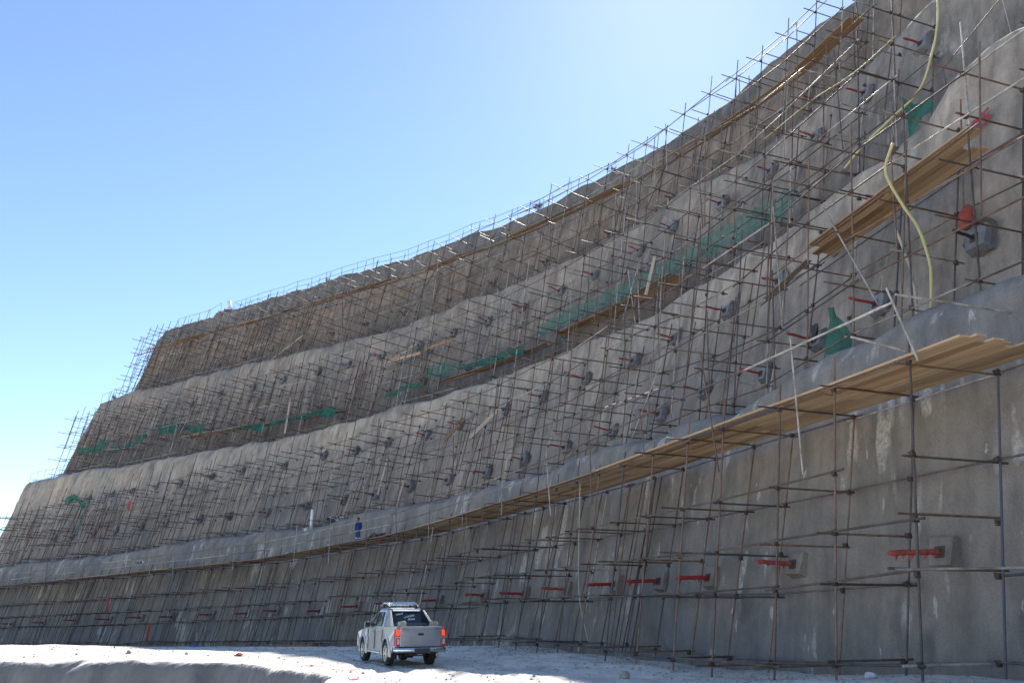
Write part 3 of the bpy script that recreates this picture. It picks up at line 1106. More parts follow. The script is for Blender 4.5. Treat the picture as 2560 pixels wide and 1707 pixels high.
net(10.6, [(109.8, 20.2), (106.6, 19.8), (103.8, 19.64)], [(109.3, 19.75), (105.8, 19.3), (104, 18.4)], 'net_dark', 'green net with a pointed tail hanging at its right end')
net(10.6, [(103, 19.5), (98.6, 19.66), (94.9, 19.56), (91.8, 19.6)], [(102.6, 19.1), (98.4, 19.1), (94.7, 19.1), (91.8, 18.3)], 'net_dark', 'thin green net strip level with a hanging right end')
net(5.2, [(36.35, 9.9), (36.1, 9.8)], [(36.8, 8.2), (35.5, 8.2)], 'net_dark', 'green net hung like a tent over the hump of the lowest tier')
net(4.6, [(135.7, 13.5), (133.4, 13.9), (129.6, 12.1)], [(135.3, 12.7), (133.2, 13.2), (129.9, 11.6)], 'net_dark', 'green cloth crossing the second tier near its left end')
net(4.6, [(130.3, 12.1), (130.0, 12.1)], [(130.9, 8.6), (130.5, 8.6)], 'net_dark', 'green cloth strip hanging straight down on the second tier')
net(10.5, [(36.4, 19.9), (35.8, 19.0), (35.1, 18.9)], [(36.3, 17.7), (35.7, 17.9), (34.9, 18.5)], 'net_dark', 'green net heaped on the second ledge beside the thick pale hose')
net(9.6, [(160, 19.0), (157, 18.6), (153, 18.7), (149.5, 18.9)], [(160, 18.3), (157, 18.2), (153, 18.2), (149.5, 18.3)], 'net_blue', 'light blue net behind the short railing at the far left rim', 'blue nets')

# ---------------------------------------------------------------- wire mesh on the second ledge


def wire_mesh(s0, s1, o, zfun, hgt, label, step=.30):
    mb = MB()
    c = W((s0 + s1) / 2, o, zfun((s0 + s1) / 2))
    for k in range(int(hgt / step) + 1):
        pts = [W(s_, o + .1 * float(vn(s_, k, 3)), zfun(s_) + k * step) - c for s_ in np.arange(s0, s1, 1.0)]
        mb.tube(pts, .007, 3, False)
    for s_ in np.arange(s0, s1, step):
        mb.tube([W(s_, o, zfun(s_)) - c, W(s_ + .05, o + .05, zfun(s_) + hgt) - c], .007, 3, False)
    ob = mb.build('wire_mesh', M['wire'])
    ob.location = c
    return tag(ob, label, 'wire mesh', 'rusty wire mesh sheets on the ledges')


wire_mesh(43, 79, 10.6, lambda s: float(ZL(2, s)) + .1, 1.1, 'long rusty wire mesh band along the second ledge under the green nets')
wire_mesh(24.5, 34, 10.4, lambda s: float(ZL(2, s)) + .1, 1.2, 'wire mesh at the top right corner above a smooth hump', .2)

# ---------------------------------------------------------------- railings on the rims


def railing(pts, label, hs, mk='dark', every=1):
    c = pts[0]
    root = empty('railing', c)
    tag(root, label, 'railing', 'thin pipe railings along the rims')
    for p in pts[::every]:
        pole('post', p, p + Vector((0, 0, hs[-1] + .05)), rnd.choice((mk, 'galv')), root, r=.022)
    for h in hs:
        for a, b in zip(pts[:-1], pts[1:]):
            pole('rail', a + Vector((0, 0, h)), b + Vector((0, 0, h)), mk, root, r=.02)
    return root


railing([W(s_, 21.4, float(ZL(4, s_)) + .15) for s_ in np.arange(72, 133, 3.1)], 'long two-bar railing along the skyline on the top rim', [.75, 1.5])
railing([W(s_, 20.9, float(ZL(4, s_)) + .05) for s_ in np.arange(133.5, 148, 3.0)], 'short railing on the left end of the top rim beyond the white post', [1.35])
railing([W(s_, 14.9, float(ZL(3, s_)) + .05) for s_ in np.arange(147.5, 154.5, 2.2)], 'short railing at the left tip of the third tier rim', [1.3])
railing([W(s_, 9.2, float(ZL(2, s_)) + .05) for s_ in np.arange(148, 160.5, 2.4)], 'short railing with blue net at the far left rim', [1.3])
rr = railing([W(s_, 9.9, float(ZL(2, s_)) + .05) for s_ in np.arange(26, 37.5, 2.6)], 'brown railing above the wire mesh at the top right corner', [2.0], 'rust')

# ---------------------------------------------------------------- hoses, ropes, pipes


def hose(pts, r, mk, label, name='hose', cat='hose'):
    P = [Vector(p) for p in pts]
    # smooth by subdividing
    A = catmull(np.array([tuple(p) for p in P]), 6)
    c = Vector(A[0])
    mb = MB()
    mb.tube([Vector(a) - c for a in A], r, 8)
    o = mb.build(name, M[mk], None, True)
    o.location = c
    return tag(o, label, cat)


hose([W(s_, o_, z_) for s_, o_, z_ in [(33.6, 10.4, 24.5), (33.71, 10.3, 22.3), (33.88, 10.2, 21.2), (34.21, 10.1, 20.2), (34.97, 10.0, 19.0), (36.4, 9.8, 18.5), (37.6, 9.4, 17.9), (38.4, 9.0, 17.2)]],
     .05, 'hose', 'thick pale yellow hose hanging down from the top right over the second ledge')
hose([W(s_, 3.95 + k * .06, z_) for k, (s_, z_) in enumerate([(31.5, 13.1), (31.95, 12.6), (32.0, 12.15), (31.7, 11.15), (31.4, 10.3), (31.3, 9.3), (31.4, 8.7), (31.7, 7.6)])],
     .045, 'hose', 'yellow hose crossing in front of the right plank deck down to the first ledge')
hose([W(s_, 4.9, z_) for s_, z_ in [(32.75, 11.0), (32.56, 10.0), (32.47, 9.2), (32.6, 7.7)]], .045, 'hose2', 'dull pale hose hanging behind the yellow hose')
hose([W(s_, 10.0, z_) for s_, z_ in [(35.5, 22.0), (38, 21.9), (40.74, 22.3), (44, 22.4)]], .025, 'hose', 'thin yellow line along the upper scaffold at right', 'rope', 'rope')
hose([W(62.2, 2.4, 4.6), W(62.3, 1.9, 2.2), W(62.5, 1.4, .5), W(62.4, .6, -1.4)], .012, 'hose2', 'thin pale rope dangling down the lowest tier', 'rope', 'rope')
hose([W(44.5, -.5, 4.7), W(44.6, -.6, 2.0), W(44.4, -.7, .4), W(44.2, -.5, -1.0)], .014, 'hose2', 'thin line hanging from the deck nearest the fallen rock', 'rope', 'rope')
# striped rod
def striped(a, b, n):
    c = a
    root = empty('striped_pole', c)
    tag(root, 'red and white striped rod lying along the scaffold rail', 'pole')
    for k in range(n):
        p = a + (b - a) * (k / n); q = a + (b - a) * ((k + 1) / n)
        mb = MB()
        mb.tube([p - c, q - c], .03, 6)
        mb.build('stripe', M['red' if k % 2 else 'white'], root)
striped(W(46.5, 4.6, 9.6), W(51.6, 4.6, 9.9), 14)

# white vent pipe on its block, with marking
pv = W(84.6, 3.75, 6.3)
root = empty('vent_pipe', pv)
tag(root, 'white upright plastic pipe standing on a whitewashed block above the deck', 'pipe')
mb = MB(); mb.tube([(0, 0, .28), (0, 0, 1.75)], .13, 16); mb.build('pipe', M['white'], root, True)
T_, N2 = basis(84.6)
mb = MB(); mb.obox(Vector((0, 0, .12)) , T_ * .75, N2 * .35, Vector((0, 0, .18))); bs = mb.build('base_block', M['block'], root, bevel=.03)


def text_obj(name, txt, size, mat, loc, xdir, ydir, parent, ext=.002, shear=0, space=1.0, bold=0):
    cu = bpy.data.curves.new(name, 'FONT')
    cu.body = txt
    cu.size = size
    cu.extrude = ext
    cu.shear = shear
    cu.space_character = space
    cu.offset = bold
    cu.resolution_u = 2
    cu.align_x = 'CENTER'
    tmp = bpy.data.objects.new(name, cu)
    COL.objects.link(tmp)
    dg = bpy.context.evaluated_depsgraph_get()
    me = bpy.data.meshes.new_from_object(tmp.evaluated_get(dg))
    bpy.data.objects.remove(tmp)
    me.materials.clear()
    me.materials.append(mat)
    o = bpy.data.objects.new(name, me)
    COL.objects.link(o)
    if parent: o.parent = parent
    x = Vector(xdir).normalized(); y = Vector(ydir).normalized(); z = x.cross(y).normalized(); y = z.cross(x)
    o.matrix_basis = Matrix.Translation(loc) @ Matrix((x, y, z)).transposed().to_4x4()
    return o


text_obj('marking', 'D1', .3, M['white'], Vector((0, 0, .02)) - N2 * .36 + T_ * .25, -T_, Vector((0, 0, 1)), bs, .004, 0, 1, .01)
M['whitewash'] = M['bag_white']

pw = W(131.6, 21.0, float(ZL(4, 131.6)) + .1)
root = empty('white_post', pw)
tag(root, 'stout white post on a grey footing at the skyline rim', 'post')
mb = MB(); mb.tube([(0, 0, .2), (0, 0, 1.6)], .3, 14); mb.build('post_body', M['white'], root, True)
mb = MB(); mb.box(-.5, .8, -.4, .4, -.5, .2); mb.build('footing', M['shot4'], root, bevel=.05)

# sign on first ledge
ps = W(74.75, 4.0, 6.75)
T_, N2 = basis(74.7)
root = empty('sign', ps)
tag(root, 'small white notice sheet propped on the first ledge', 'sign')
mb = MB(); mb.obox(Vector((0, 0, .28)), T_ * .17, N2 * .012, Vector((0, 0, .24)) + N2 * .05); bd = mb.build('board', M['white'], root)
mb = MB()
q = Vector((0, 0, .3)) - N2 * .03
for k, (a, b, c_, d_) in enumerate([(-.09, -.04, .10, .13), (.04, .09, .10, .13), (-.05, .05, .13, .16), (-.08, .08, .0, .04), (-.07, -.03, -.12, 0), (.03, .07, -.12, 0)]):
    mb.obox(q + T_ * (a + b) / 2 + Vector((0, 0, (c_ + d_) / 2)), T_ * (b - a) / 2, N2 * .006, Vector((0, 0, (d_ - c_) / 2)))
mb.build('symbol', M['blue'], root)
T_, N2 = basis(73.5)
pb_ = W(73.4, 4.3, 6.9)
mb = MB(); mb.obox(Vector((0, 0, .2)), T_ * .75, N2 * .35, Vector((0, 0, .2)))
bx = mb.build('equipment_box', M['blue'], bevel=.04); bx.location = pb_
tag(bx, 'low dark box on the first ledge right of the white sign', 'box')


# heaps of kit
def heap(name, c, size, mats, n, label, cat, seed):
    rr_ = random.Random(seed)
    root = empty(name, c)
    tag(root, label, cat)
    names = ['frame', 'motor', 'cable', 'hose_coil']
    for k in range(n):
        mb = MB()
        if k % 3 == 0:
            p = Vector((rr_.uniform(-1, 1) * size, rr_.uniform(-.5, .5) * size, rr_.uniform(.1, .5) * size))
            mb.obox(p, Vector((.16, .03, 0)) * size * 1.5, Vector((-.02, .12, .02)) * size * 1.5, Vector((0, .02, .12)) * size * 1.5)
            mb.build('motor', M[mats[k % len(mats)]], root, bevel=.02)
        else:
            pts = [Vector((rr_.uniform(-1, 1) * size, rr_.uniform(-.4, .4) * size, rr_.uniform(.05, .8) * size)) for _ in range(5)]
            A = catmull(np.array([tuple(p) for p in pts]), 5)
            mb.tube([Vector(a) for a in A], .02 * size + .01, 5)
            mb.build('cable', M[mats[k % len(mats)]], root, True)
    return root


heap('pump', W(71.7, 1.1, ZPL(71.7) + .07), .62, ['black', 'black', 'dark'], 9, 'dark pump with tangled cables on the deck right of the worker', 'machine', 3)
heap('hose_heap', W(81.0, 3.7, 6.7), .7, ['black', 'rust', 'bag_white'], 9, 'tangle of black hose and a pale rag on the first ledge left of the worker', 'debris', 4)
heap('jacket', W(108.3, 1.4, ZPL(108) + 1.0), .35, ['black', 'white'], 5, 'dark and white cloth on the wall above the deck at far left', 'cloth', 5)


# red cloths
def cloth(c, T, Nn, w, h, mk, label, seed, sway=.1, name='cloth', cat='cloth', group=None):
    rr_ = random.Random(seed)
    nx, nz = 9, 12
    V = np.zeros((nx, nz, 3))
    ph = rr_.uniform(0, 6)
    for a in range(nx):
        for b in range(nz):
            u = a / (nx - 1) - .5; v = b / (nz - 1)
            ww = w * (.55 + .45 * math.sin(v * 2.6 + ph * .3) ** 2)
            p = T * (u * ww + sway * v * v) - Nn * (.06 * math.sin(u * 14 + ph) * (0.4 + v)) + Vector((0, 0, -h * v * (1 + .12 * math.sin(u * 9 + ph))))
            V[a, b] = p
    o = grid_mesh(name, V, M[mk])
    o.location = c
    return tag(o, label, cat, group)


for k, (s_, o_, z_, w_, h_, lb) in enumerate([
    (111, .2, 1.5, .55, 1.5, 'red cloth hanging folded from a ledger near the far left of the lowest tier'),
    (102.5, .3, -.9, .35, 1.8, 'long narrow red cloth hanging near the foot of the lowest tier'),
    (39.0, 6.0, 14.5, .0, .0, None),
    (62.3, .9, -1.0, .5, .45, 'red rag bunched at the wall foot just right of the pickup'),
    (118.0, 4.2, 11.6, .8, .9, 'red rag knotted to a pole on the second tier at left')]):
    if lb: cloth(W(s_, o_, z_), *basis(s_), w_, h_, 'red', lb, k)
cloth(W(70.3, .6, ZPL(70.3) - .02), *basis(70), .5, .18, 'red', 'small orange-red rag under the deck below the pump', 9)
cloth(W(35.8, 4.1, 8.9), *basis(36), .4, .5, 'black', 'dark rag tied on a pole end of the second scaffold', 10)

# red bag on the nearest block of the second tier
T_, N2 = basis(31.4)
bm_ = bmesh.new()
bmesh.ops.create_icosphere(bm_, subdivisions=3, radius=1)
for v in bm_.verts:
    x, y, z = v.co
    k = 1 - .55 * max(0, z)
    v.co = Vector((x * .26 * k + .05 * z, y * .20 * k, z * .48)) + Vector((math.sin(z * 9 + x * 5) * .03, math.cos(z * 7) * .03, 0))
me = bpy.data.meshes.new('red_bag'); bm_.to_mesh(me); bm_.free()
rb_ = link_mesh('red_bag', me, M['red2'], None, True)
rb_.location = W(31.55, face_o(2, 31.5, 10.9) - .35, 11.15)
rb_.rotation_euler = (.1, .25, .4)
tag(rb_, 'red cloth bag resting on top of the big concrete anchor block', 'bag')
pp = W(31.7, face_o(2, 31.5, 10.3) - .35, 10.35)
mb = MB(); mb.tube([(0, 0, 0), tuple(-N2 * 1.15 + T_ * .15 + Vector((0, 0, .3)))], .055, 10)

# red spray-painted number on the second tier
zt = 14.5
pt = W(31.43, face_o(2, 31.43, zt) - .10, zt)
T_, N2 = basis(31.4)
tx = text_obj('painted_number', '25', .8, M['paint_red'], pt, -T_ * 1 + Vector((0, 0, .25)), Vector((0, 0, 1)) + N2 * .28, None, .01, .1, 1, .012)
tag(tx, 'red sprayed number 25 on the second tier above the right plank deck', 'painted number')

# small plants on rims
def shrub(c, r, n, label, seed, group=None):
    rr_ = random.Random(seed)
    root = empty('shrub', c)
    tag(root, label, 'shrub', group)
    st = MB(); lf = MB()
    for k in range(n):
        a = rr_.uniform(0, 6.28); e = rr_.uniform(.3, 1.4); L = r * rr_.uniform(.5, 1.1)
        tip = Vector((math.cos(a) * math.cos(e) * L, math.sin(a) * math.cos(e) * L, math.sin(e) * L))
        st.tube([(0, 0, -.1), tuple(tip * .5 + Vector((0, 0, .05))), tuple(tip)], .012, 3)
        for q in range(16):
            p = tip * rr_.uniform(.3, 1.05) + Vector((rr_.gauss(0, .1), rr_.gauss(0, .1), rr_.gauss(0, .08))) * r
            d1 = Vector((rr_.gauss(0, 1), rr_.gauss(0, 1), rr_.gauss(0, 1))).normalized() * r * .09
            d2 = d1.cross(Vector((rr_.gauss(0, 1), rr_.gauss(0, 1), 1))).normalized() * r * .035
            lf.add([p - d1, p + d2, p + d1, p - d2], [(0, 1, 2, 3)])
    st.build('stem', M['wood_dark'], root)
    lf.build('foliage', M['leaf'], root)


shrub(W(75.5, 21.2, float(ZL(4, 75.5)) + .3), 1.0, 16, 'small bush on the skyline where the railing meets the scaffold', 1)
shrub(W(67.5, 20.9, float(ZL(4, 67.5)) + .1), .7, 12, 'low tuft on the skyline just right of the small bush', 2)
shrub(W(151.0, 15.3, float(ZL(3, 151)) + .1), .9, 14, 'spiky dark plant by the short railing on the third tier rim', 3)
shrub(W(109.5, 21.8, float(ZL(4, 109.5)) + .3), .8, 12, 'scrubby tuft on the left part of the skyline rim', 4)

# bright shrubs on the sunlit slope at the top right corner
for k, (s_, z_) in enumerate([(29.6, 23.6), (29.0, 23.0), (30.1, 24.3), (28.4, 23.9)]):
    shrub(W(s_, face_o(3, s_, z_) - .15, z_), .8, 14, ['straggly weeds, middle tuft of the clump at the top right corner', 'straggly weeds, lowest tuft of the clump at the top right corner', 'straggly weeds, uppermost left tuft of the clump at the top right corner', 'straggly weeds, rightmost tuft at the top right corner'][k], 20 + k, 'dry weeds at the top right corner')

# ---------------------------------------------------------------- pickup
def car_paint():
    m, nt, b = newmat('silver_paint')
    b.inputs['Base Color'].default_value = (.42, .44, .47, 1)
    b.inputs['Metallic'].default_value = .75
    b.inputs['Roughness'].default_value = .32
    b.inputs['Coat Weight'].default_value = .6
    b.inputs['Coat Roughness'].default_value = .08
    tc = N_(nt, 'ShaderNodeTexCoord').outputs['Object']
    d = ramp(nt, noise(nt, tc, 1.4, 4, .6), [(.35, .80), (.65, 1.05)])
    c = mix(nt, 1., (.37, .405, .455), d, 'MULTIPLY')
    sx = N_(nt, 'ShaderNodeSeparateXYZ'); nt.links.new(tc, sx.inputs[0])
    lo = ramp(nt, sx.outputs['Z'], [(.35, .7), (.85, 0.)])
    dn = ramp(nt, noise(nt, tc, 4, 4, .7), [(.3, .3), (.7, 1.)])
    c = mix(nt, mix(nt, 1., lo, dn, 'MULTIPLY'), c, (.36, .34, .31))
    nt.links.new(c, b.inputs['Base Color'])
    return m


def pm(name, col, rough, metal=0., emit=None, es=0, coat=0):
    m, nt, b = newmat(name)
    b.inputs['Base Color'].default_value = (*col, 1)
    b.inputs['Roughness'].default_value = rough
    b.inputs['Metallic'].default_value = metal
    b.inputs['Coat Weight'].default_value = coat
    if emit:
        b.inputs['Emission Color'].default_value = (*emit, 1)
        b.inputs['Emission Strength'].default_value = es
    return m


M['paint'] = car_paint()
M['glass'] = pm('tinted_glass', (.008, .009, .010), .12, 0, coat=.25)
M['chrome'] = pm('chrome', (.62, .62, .62), .14, 1.)
M['alu'] = pm('silver_bar', (.72, .74, .76), .25, .9)
M['tyre'] = simple('tyre_rubber', (.030, .029, .028), .85, 0, .3, 12, .01)
M['trim'] = pm('dark_blue_trim', (.018, .024, .036), .28, 0, coat=.6)
M['lamp_on'] = pm('brake_lamp_lit', (.8, .05, .02), .3, 0, (1., .05, .012), .55)
M['lamp_red'] = pm('lamp_red', (.45, .02, .02), .15, 0, coat=1)
M['lamp_clear'] = pm('lamp_clear', (.5, .48, .45), .15, 0, coat=1)
M['rimm'] = pm('alloy', (.60, .60, .60), .3, .8)
M['letter'] = pm('white_letters', (.85, .85, .85), .5)


def build_truck():
    t = empty('pickup_truck', (-3.35, 27.45, 0), R(24))
    t.scale = (.90, .97, .97)
    t.location.z = gz(-3.9, 28.5) + .0
    tag(t, 'silver double cab pickup with brake lights on, seen from behind', 'pickup')
    # local: x right, y forward, z up; rear axle at y=0
    WR = .39
    YF = 3.085
    HW = .895

    def side(sgn):
        pts = []
        # lower edge going forward with arches
        def arch(yc):
            return [(yc + math.cos(a) * .47, .40 + math.sin(a) * .47) for a in np.linspace(math.pi, 0, 11)]
        pts += [(-1.16, .62), (-1.10, .52), (-.52, .46)] + arch(0) + [(.55, .42), (2.55, .42)] + arch(YF) + [(3.62, .46), (3.95, .50)]
        pts += [(3.98, .80), (3.90, .98), (3.45, 1.08), (2.75, 1.15), (2.2, 1.18), (.52, 1.20), (.40, 1.22), (-1.16, 1.24), (-1.20, 1.0)]
        bm = bmesh.new()
        vo = [bm.verts.new((sgn * HW, y, z)) for y, z in pts]
        f = bm.faces.new(vo if sgn > 0 else vo[::-1])
        ex = bmesh.ops.extrude_face_region(bm, geom=[f])
        vv = [g for g in ex['geom'] if isinstance(g, bmesh.types.BMVert)]
        for v in vv:
            v.co.x = sgn * (HW - .14)
        # belly bulge of outer skin: belt pulled in
        for v in bm.verts:
            if abs(abs(v.co.x) - HW) < 1e-4:
                if v.co.z > 1.05: v.co.x = sgn * (HW - .035)
                if v.co.z < .5: v.co.x = sgn * (HW - .03)
        bmesh.ops.recalc_face_normals(bm, faces=bm.faces[:])
        bmesh.ops.triangulate(bm, faces=[ff for ff in bm.faces if len(ff.verts) > 4])
        me = bpy.data.meshes.new('side_panel')
        bm.to_mesh(me); bm.free()
        return link_mesh('side_panel', me, M['paint'], t)
    for sg in (-1, 1): side(sg)
    # fender flares
    for sg in (-1, 1):
        for yc in (0, YF):
            mb = MB()
            for k in range(14):
                a0 = math.pi * (k / 14) * 1.12 - .19; a1 = math.pi * ((k + 1) / 14) * 1.12 - .19
                P = []
                for a in (a0, a1):
                    for rr_, xx in ((.45, HW + .045), (.54, HW + .02), (.60, HW - .05), (.45, HW - .08)):
                        P.append((sg * xx, yc + math.cos(a) * rr_, .40 + math.sin(a) * rr_))
                fs = [(0, 1, 5, 4), (1, 2, 6, 5), (2, 3, 7, 6), (3, 0, 4, 7)]
                mb.add(P, fs)
            mb.build('fender_flare', M['paint'], t, True)
            # wheel well liner
            mb = MB(); mb.box(sg * .55 if sg > 0 else -.80, .80 if sg > 0 else -.55, yc - .46, yc + .46, .42, .84); mb.build('wheel_well', M['black'], t)
    # bed: floor, front wall, chassis
    mb = MB(); mb.box(-.75, .75, -1.12, .42, .72, .78); mb.build('bed_floor', M['paint'], t)
    mb = MB(); mb.box(-.75, .75, .42, .48, .55, 1.22); mb.build('bed_front', M['paint'], t)
    mb = MB(); mb.box(-.74, .74, -1.0, 3.7, .42, .56); mb.build('chassis', M['black'], t)
    mb = MB(); mb.tube([(-.7, 0, .38), (-.2, 0, .38), (0, 0, .38), (.2, 0, .38), (.7, 0, .38)], .055, 8)
    mb.tube([(-.13, 0, .38), (0, 0, .38), (.13, 0, .38)], .15, 10); mb.build('rear_axle', M['black'], t, True)
    mb = MB(); mb.tube([(.42, -1.05, .42), (.42, -.4, .45), (.38, .4, .45)], .035, 8); mb.build('exhaust', M['dark'], t, True)
    mb = MB(); mb.box(-.3, .3, -.95, -.45, .33, .45); mb.build('spare_wheel_carrier', M['black'], t, bevel=.03)
    # cab lower
    mb = MB(); mb.box(-.76, .76, .48, 2.35, .45, 1.17); mb.build('cab_floor', M['black'], t)
    # hood
    mb = MB()
    mb.hexa([(-.78, 2.3, .6), (.78, 2.3, .6), (.74, 3.93, .6), (-.74, 3.93, .6), (-.78, 2.3, 1.20), (.78, 2.3, 1.20), (.72, 3.88, 1.0), (-.72, 3.88, 1.0)])
    mb.build('bonnet', M['paint'], t, bevel=.05)
    # greenhouse frame: loft of rings from belt to roof
    belt = [(-.845, .50), (-.845, 2.45), (-.70, 2.75), (.70, 2.75), (.845, 2.45), (.845, .50)]
    roof = [(-.66, .72), (-.68, 1.60), (-.60, 1.86), (.60, 1.86), (.68, 1.60), (.66, .72)]
    mid = [(a[0] * .45 + b[0] * .55, a[1] * .45 + b[1] * .55) for a, b in zip(belt, roof)]
    rings = [(belt, 1.17), ([(m[0] * 1.015, m[1]) for m in mid], 1.50), (roof, 1.74), ([(x * .93, .76 + (y - .72) * .93) for x, y in roof], 1.80), ([(x * .6, .9 + (y - .72) * .7) for x, y in roof], 1.825)]
    V = []; F = []
    for rg, z in rings:
        V += [(x, y, z) for x, y in rg]
    n = 6
    for r_ in range(len(rings) - 1):
        for k in range(n):
            k2 = (k + 1) % n
            F.append((r_ * n + k, r_ * n + k2, (r_ + 1) * n + k2, (r_ + 1) * n + k)[::-1])
    F.append(tuple((len(rings) - 1) * n + k for k in range(n))[::-1])
    mb = MB(); mb.add(V, F)
    cab = mb.build('cab', M['paint'], t, bevel=.02)

    # window panes slightly proud
    def pane(name, quad, mat, parent, push, th=.01):
        q = [Vector(p) for p in quad]
        nrm = (q[1] - q[0]).cross(q[2] - q[1]).normalized()
        if nrm.dot(Vector(push)) < 0: nrm = -nrm
        b = [p + nrm * .004 for p in q]; tt = [p + nrm * (.004 + th) for p in q]
        m_ = MB(); nq = len(q)
        m_.add(b + tt, [tuple(range(nq))[::-1], tuple(range(nq, 2 * nq))] + [(k, (k + 1) % nq, nq + (k + 1) % nq, nq + k) for k in range(nq)])
        return m_.build(name, mat, parent)
    for sg in (-1, 1):
        def sp(y, z):
            u = (z - 1.17) / (1.74 - 1.17)
            # side surface x at height z (two segments)
            xm = (.845 * .45 + .67 * .55) * 1.015
            x = np.interp(z, [1.17, 1.5, 1.74], [.845, xm, .67])
            return (sg * (x + .012), y, z)
        pane('rear_door_window', [sp(.80, 1.22), sp(1.46, 1.22), sp(1.46, 1.48), sp(1.44, 1.69), sp(.92, 1.69), sp(.84, 1.48)], M['glass'], t, (sg, 0, .2))
        pane('front_door_window', [sp(1.56, 1.22), sp(2.40, 1.22), sp(2.10, 1.48), sp(1.76, 1.69), sp(1.54, 1.69), sp(1.56, 1.48)], M['glass'], t, (sg, 0, .2))
        for y0 in (.86, 1.72):
            mb = MB(); mb.box(*sorted((sg * (HW - .01), sg * (HW + .03))), y0, y0 + .17, 1.02, 1.05); mb.build('door_handle', M['chrome'], t, bevel=.008)
        for y0 in (.52, 1.50, 2.42):                  # shut lines
            mb = MB(); mb.box(*sorted((sg * (HW - .02), sg * (HW + .003))), y0, y0 + .012, .48, 1.12); mb.build('door_gap', M['black'], t)
        mb = MB(); mb.box(*sorted((sg * .74, sg * .98)), .55, 2.5, .36, .41); mb.build('side_step', M['alu'], t, bevel=.015)
        mb = MB(); mb.hexa([(sg * .88, 2.28, 1.16), (sg * 1.08, 2.22, 1.14), (sg * 1.08, 2.36, 1.14), (sg * .88, 2.4, 1.16), (sg * .88, 2.28, 1.36), (sg * 1.10, 2.22, 1.37), (sg * 1.08, 2.36, 1.35), (sg * .88, 2.4, 1.36)])
        mr = mb.build('wing_mirror', M['paint'], t, bevel=.03)
        mb = MB(); mb.box(*sorted((sg * .90, sg * 1.07)), 2.205, 2.222, 1.17, 1.34); mb.build('mirror_glass', M['glass'], mr)
        mb = MB(); mb.box(*sorted((sg * .60, sg * .87)), -.47, -.44, .22, .66); mb.build('mud_flap', M['black'], t)
        # tail lamp
        x0, x1 = sorted((sg * .75, sg * .905))
        lamp = MB(); lamp.box(x0, x1, -1.235, -1.0, .64, 1.17); lo = lamp.build('tail_light', M['lamp_red'], t, bevel=.015)
        mb = MB(); mb.hexa([(x0 + .03, -1.25, .96), (x1 - .03, -1.25, .96), (x1 - .005, -1.1, .94), (x0 + .01, -1.1, .94),
                            (x0 + (.01 if sg < 0 else .01), -1.25, 1.15), (x1 - (.01 if sg < 0 else .04), -1.25, 1.15 - (0 if sg < 0 else .03)), (x1 - .03, -1.1, 1.15), (x0 + .01, -1.1, 1.15)])
        mb.build('brake_lens', M['lamp_on'], lo)
        mb = MB(); mb.box(x0 + .005, x1 - .005, -1.252, -1.2, .895, .925); mb.build('lamp_divider', M['alu'], lo)
        mb = MB(); mb.box(x0 + .055, x1 - .02, -1.245, -1.2, .70, .86); mb.build('reverse_lens', M['lamp_clear'], lo, bevel=.008)
    # rear window assembly: dark cover around rear glass and sloping side fins (sport cover)
    cov = MB()
    def rp(x, z, off=0):   # rear cab plane between (y=.50,z=1.17) and (.72,1.74)
        y = .50 + (z - 1.17) / .57 * .22
        return (x, y - .03 - off, z)
    cov.hexa([rp(-.80, 1.20, .22), rp(.80, 1.20, .22), rp(.80, 1.2, 0), rp(-.80, 1.2, 0), rp(-.66, 1.77, .10), rp(.66, 1.77, .10), rp(.66, 1.77, 0), rp(-.66, 1.77, 0)])
    cv_ = cov.build('rear_cover', M['trim'], t, bevel=.02)
    for sg in (-1, 1):
        mb = MB()
        mb.hexa([(sg * .84, -.30, 1.23), (sg * .72, -.30, 1.23), (sg * .72, .45, 1.23), (sg * .84, .45, 1.23), (sg * .68, .45, 1.74), (sg * .60, .45, 1.74), (sg * .60, .62, 1.76), (sg * .68, .62, 1.76)])
        mb.build('side_fin', M['trim'], t, bevel=.01)
    pane('rear_window', [rp(-.60, 1.36, .155), rp(.60, 1.36, .155), rp(.53, 1.70, .09), rp(-.53, 1.70, .09)], M['glass'], t, (0, -1, 0))
    mb = MB(); mb.box(-.80, .80, .22, .30, 1.205, 1.33); mb.build('lower_cover', pm('grey_cover', (.09, .11, .14), .4), t, bevel=.01)
    up = (Vector(rp(0, 1.70, .09)) - Vector(rp(0, 1.36, .155))).normalized()
    def on(x, z):
        u = (z - 1.36) / .34
        p = Vector(rp(x, z, .155 + (.09 - .155) * u))
        return p + Vector((0, -.035, 0))
    text_obj('lettering', 'SHAH G', .09, M['letter'], on(-.30, 1.585), (1, 0, .16), up, t, .001, .25, 1, .003)
    text_obj('lettering', 'Nawaz KHAN', .11, M['letter'], on(-.02, 1.49), (1, 0, .17), up, t, .001, .2, .95, .001)
    text_obj('lettering', 'JELANI', .085, M['letter'], on(.16, 1.425), (1, 0, .02), up, t, .001, .4, 1.05, .003)
    # tailgate
    tg = MB(); tg.box(-.745, .745, -1.225, -1.15, .62, 1.235); tgo = tg.build('tailgate', M['paint'], t, bevel=.018)
    mb = MB(); mb.box(-.70, .70, -1.24, -1.22, 1.03, 1.13); mb.build('pressed_rib', M['paint'], tgo, bevel=.012)
    mb = MB(); mb.box(-.10, .10, -1.245, -1.20, .965, 1.035); mb.build('handle', M['black'], tgo, bevel=.01)
    text_obj('badge', 'TOYOTA', .055, M['chrome'], Vector((-.56, -1.245, 1.145)), (1, 0, 0), (0, 0, 1), tgo, .003, 0, 1.1, .001)
    text_obj('badge', 'HILUX', .055, M['chrome'], Vector((.58, -1.245, 1.145)), (1, 0, 0), (0, 0, 1), tgo, .003, 0, 1.1, .001)
    # bumper
    mb = MB()
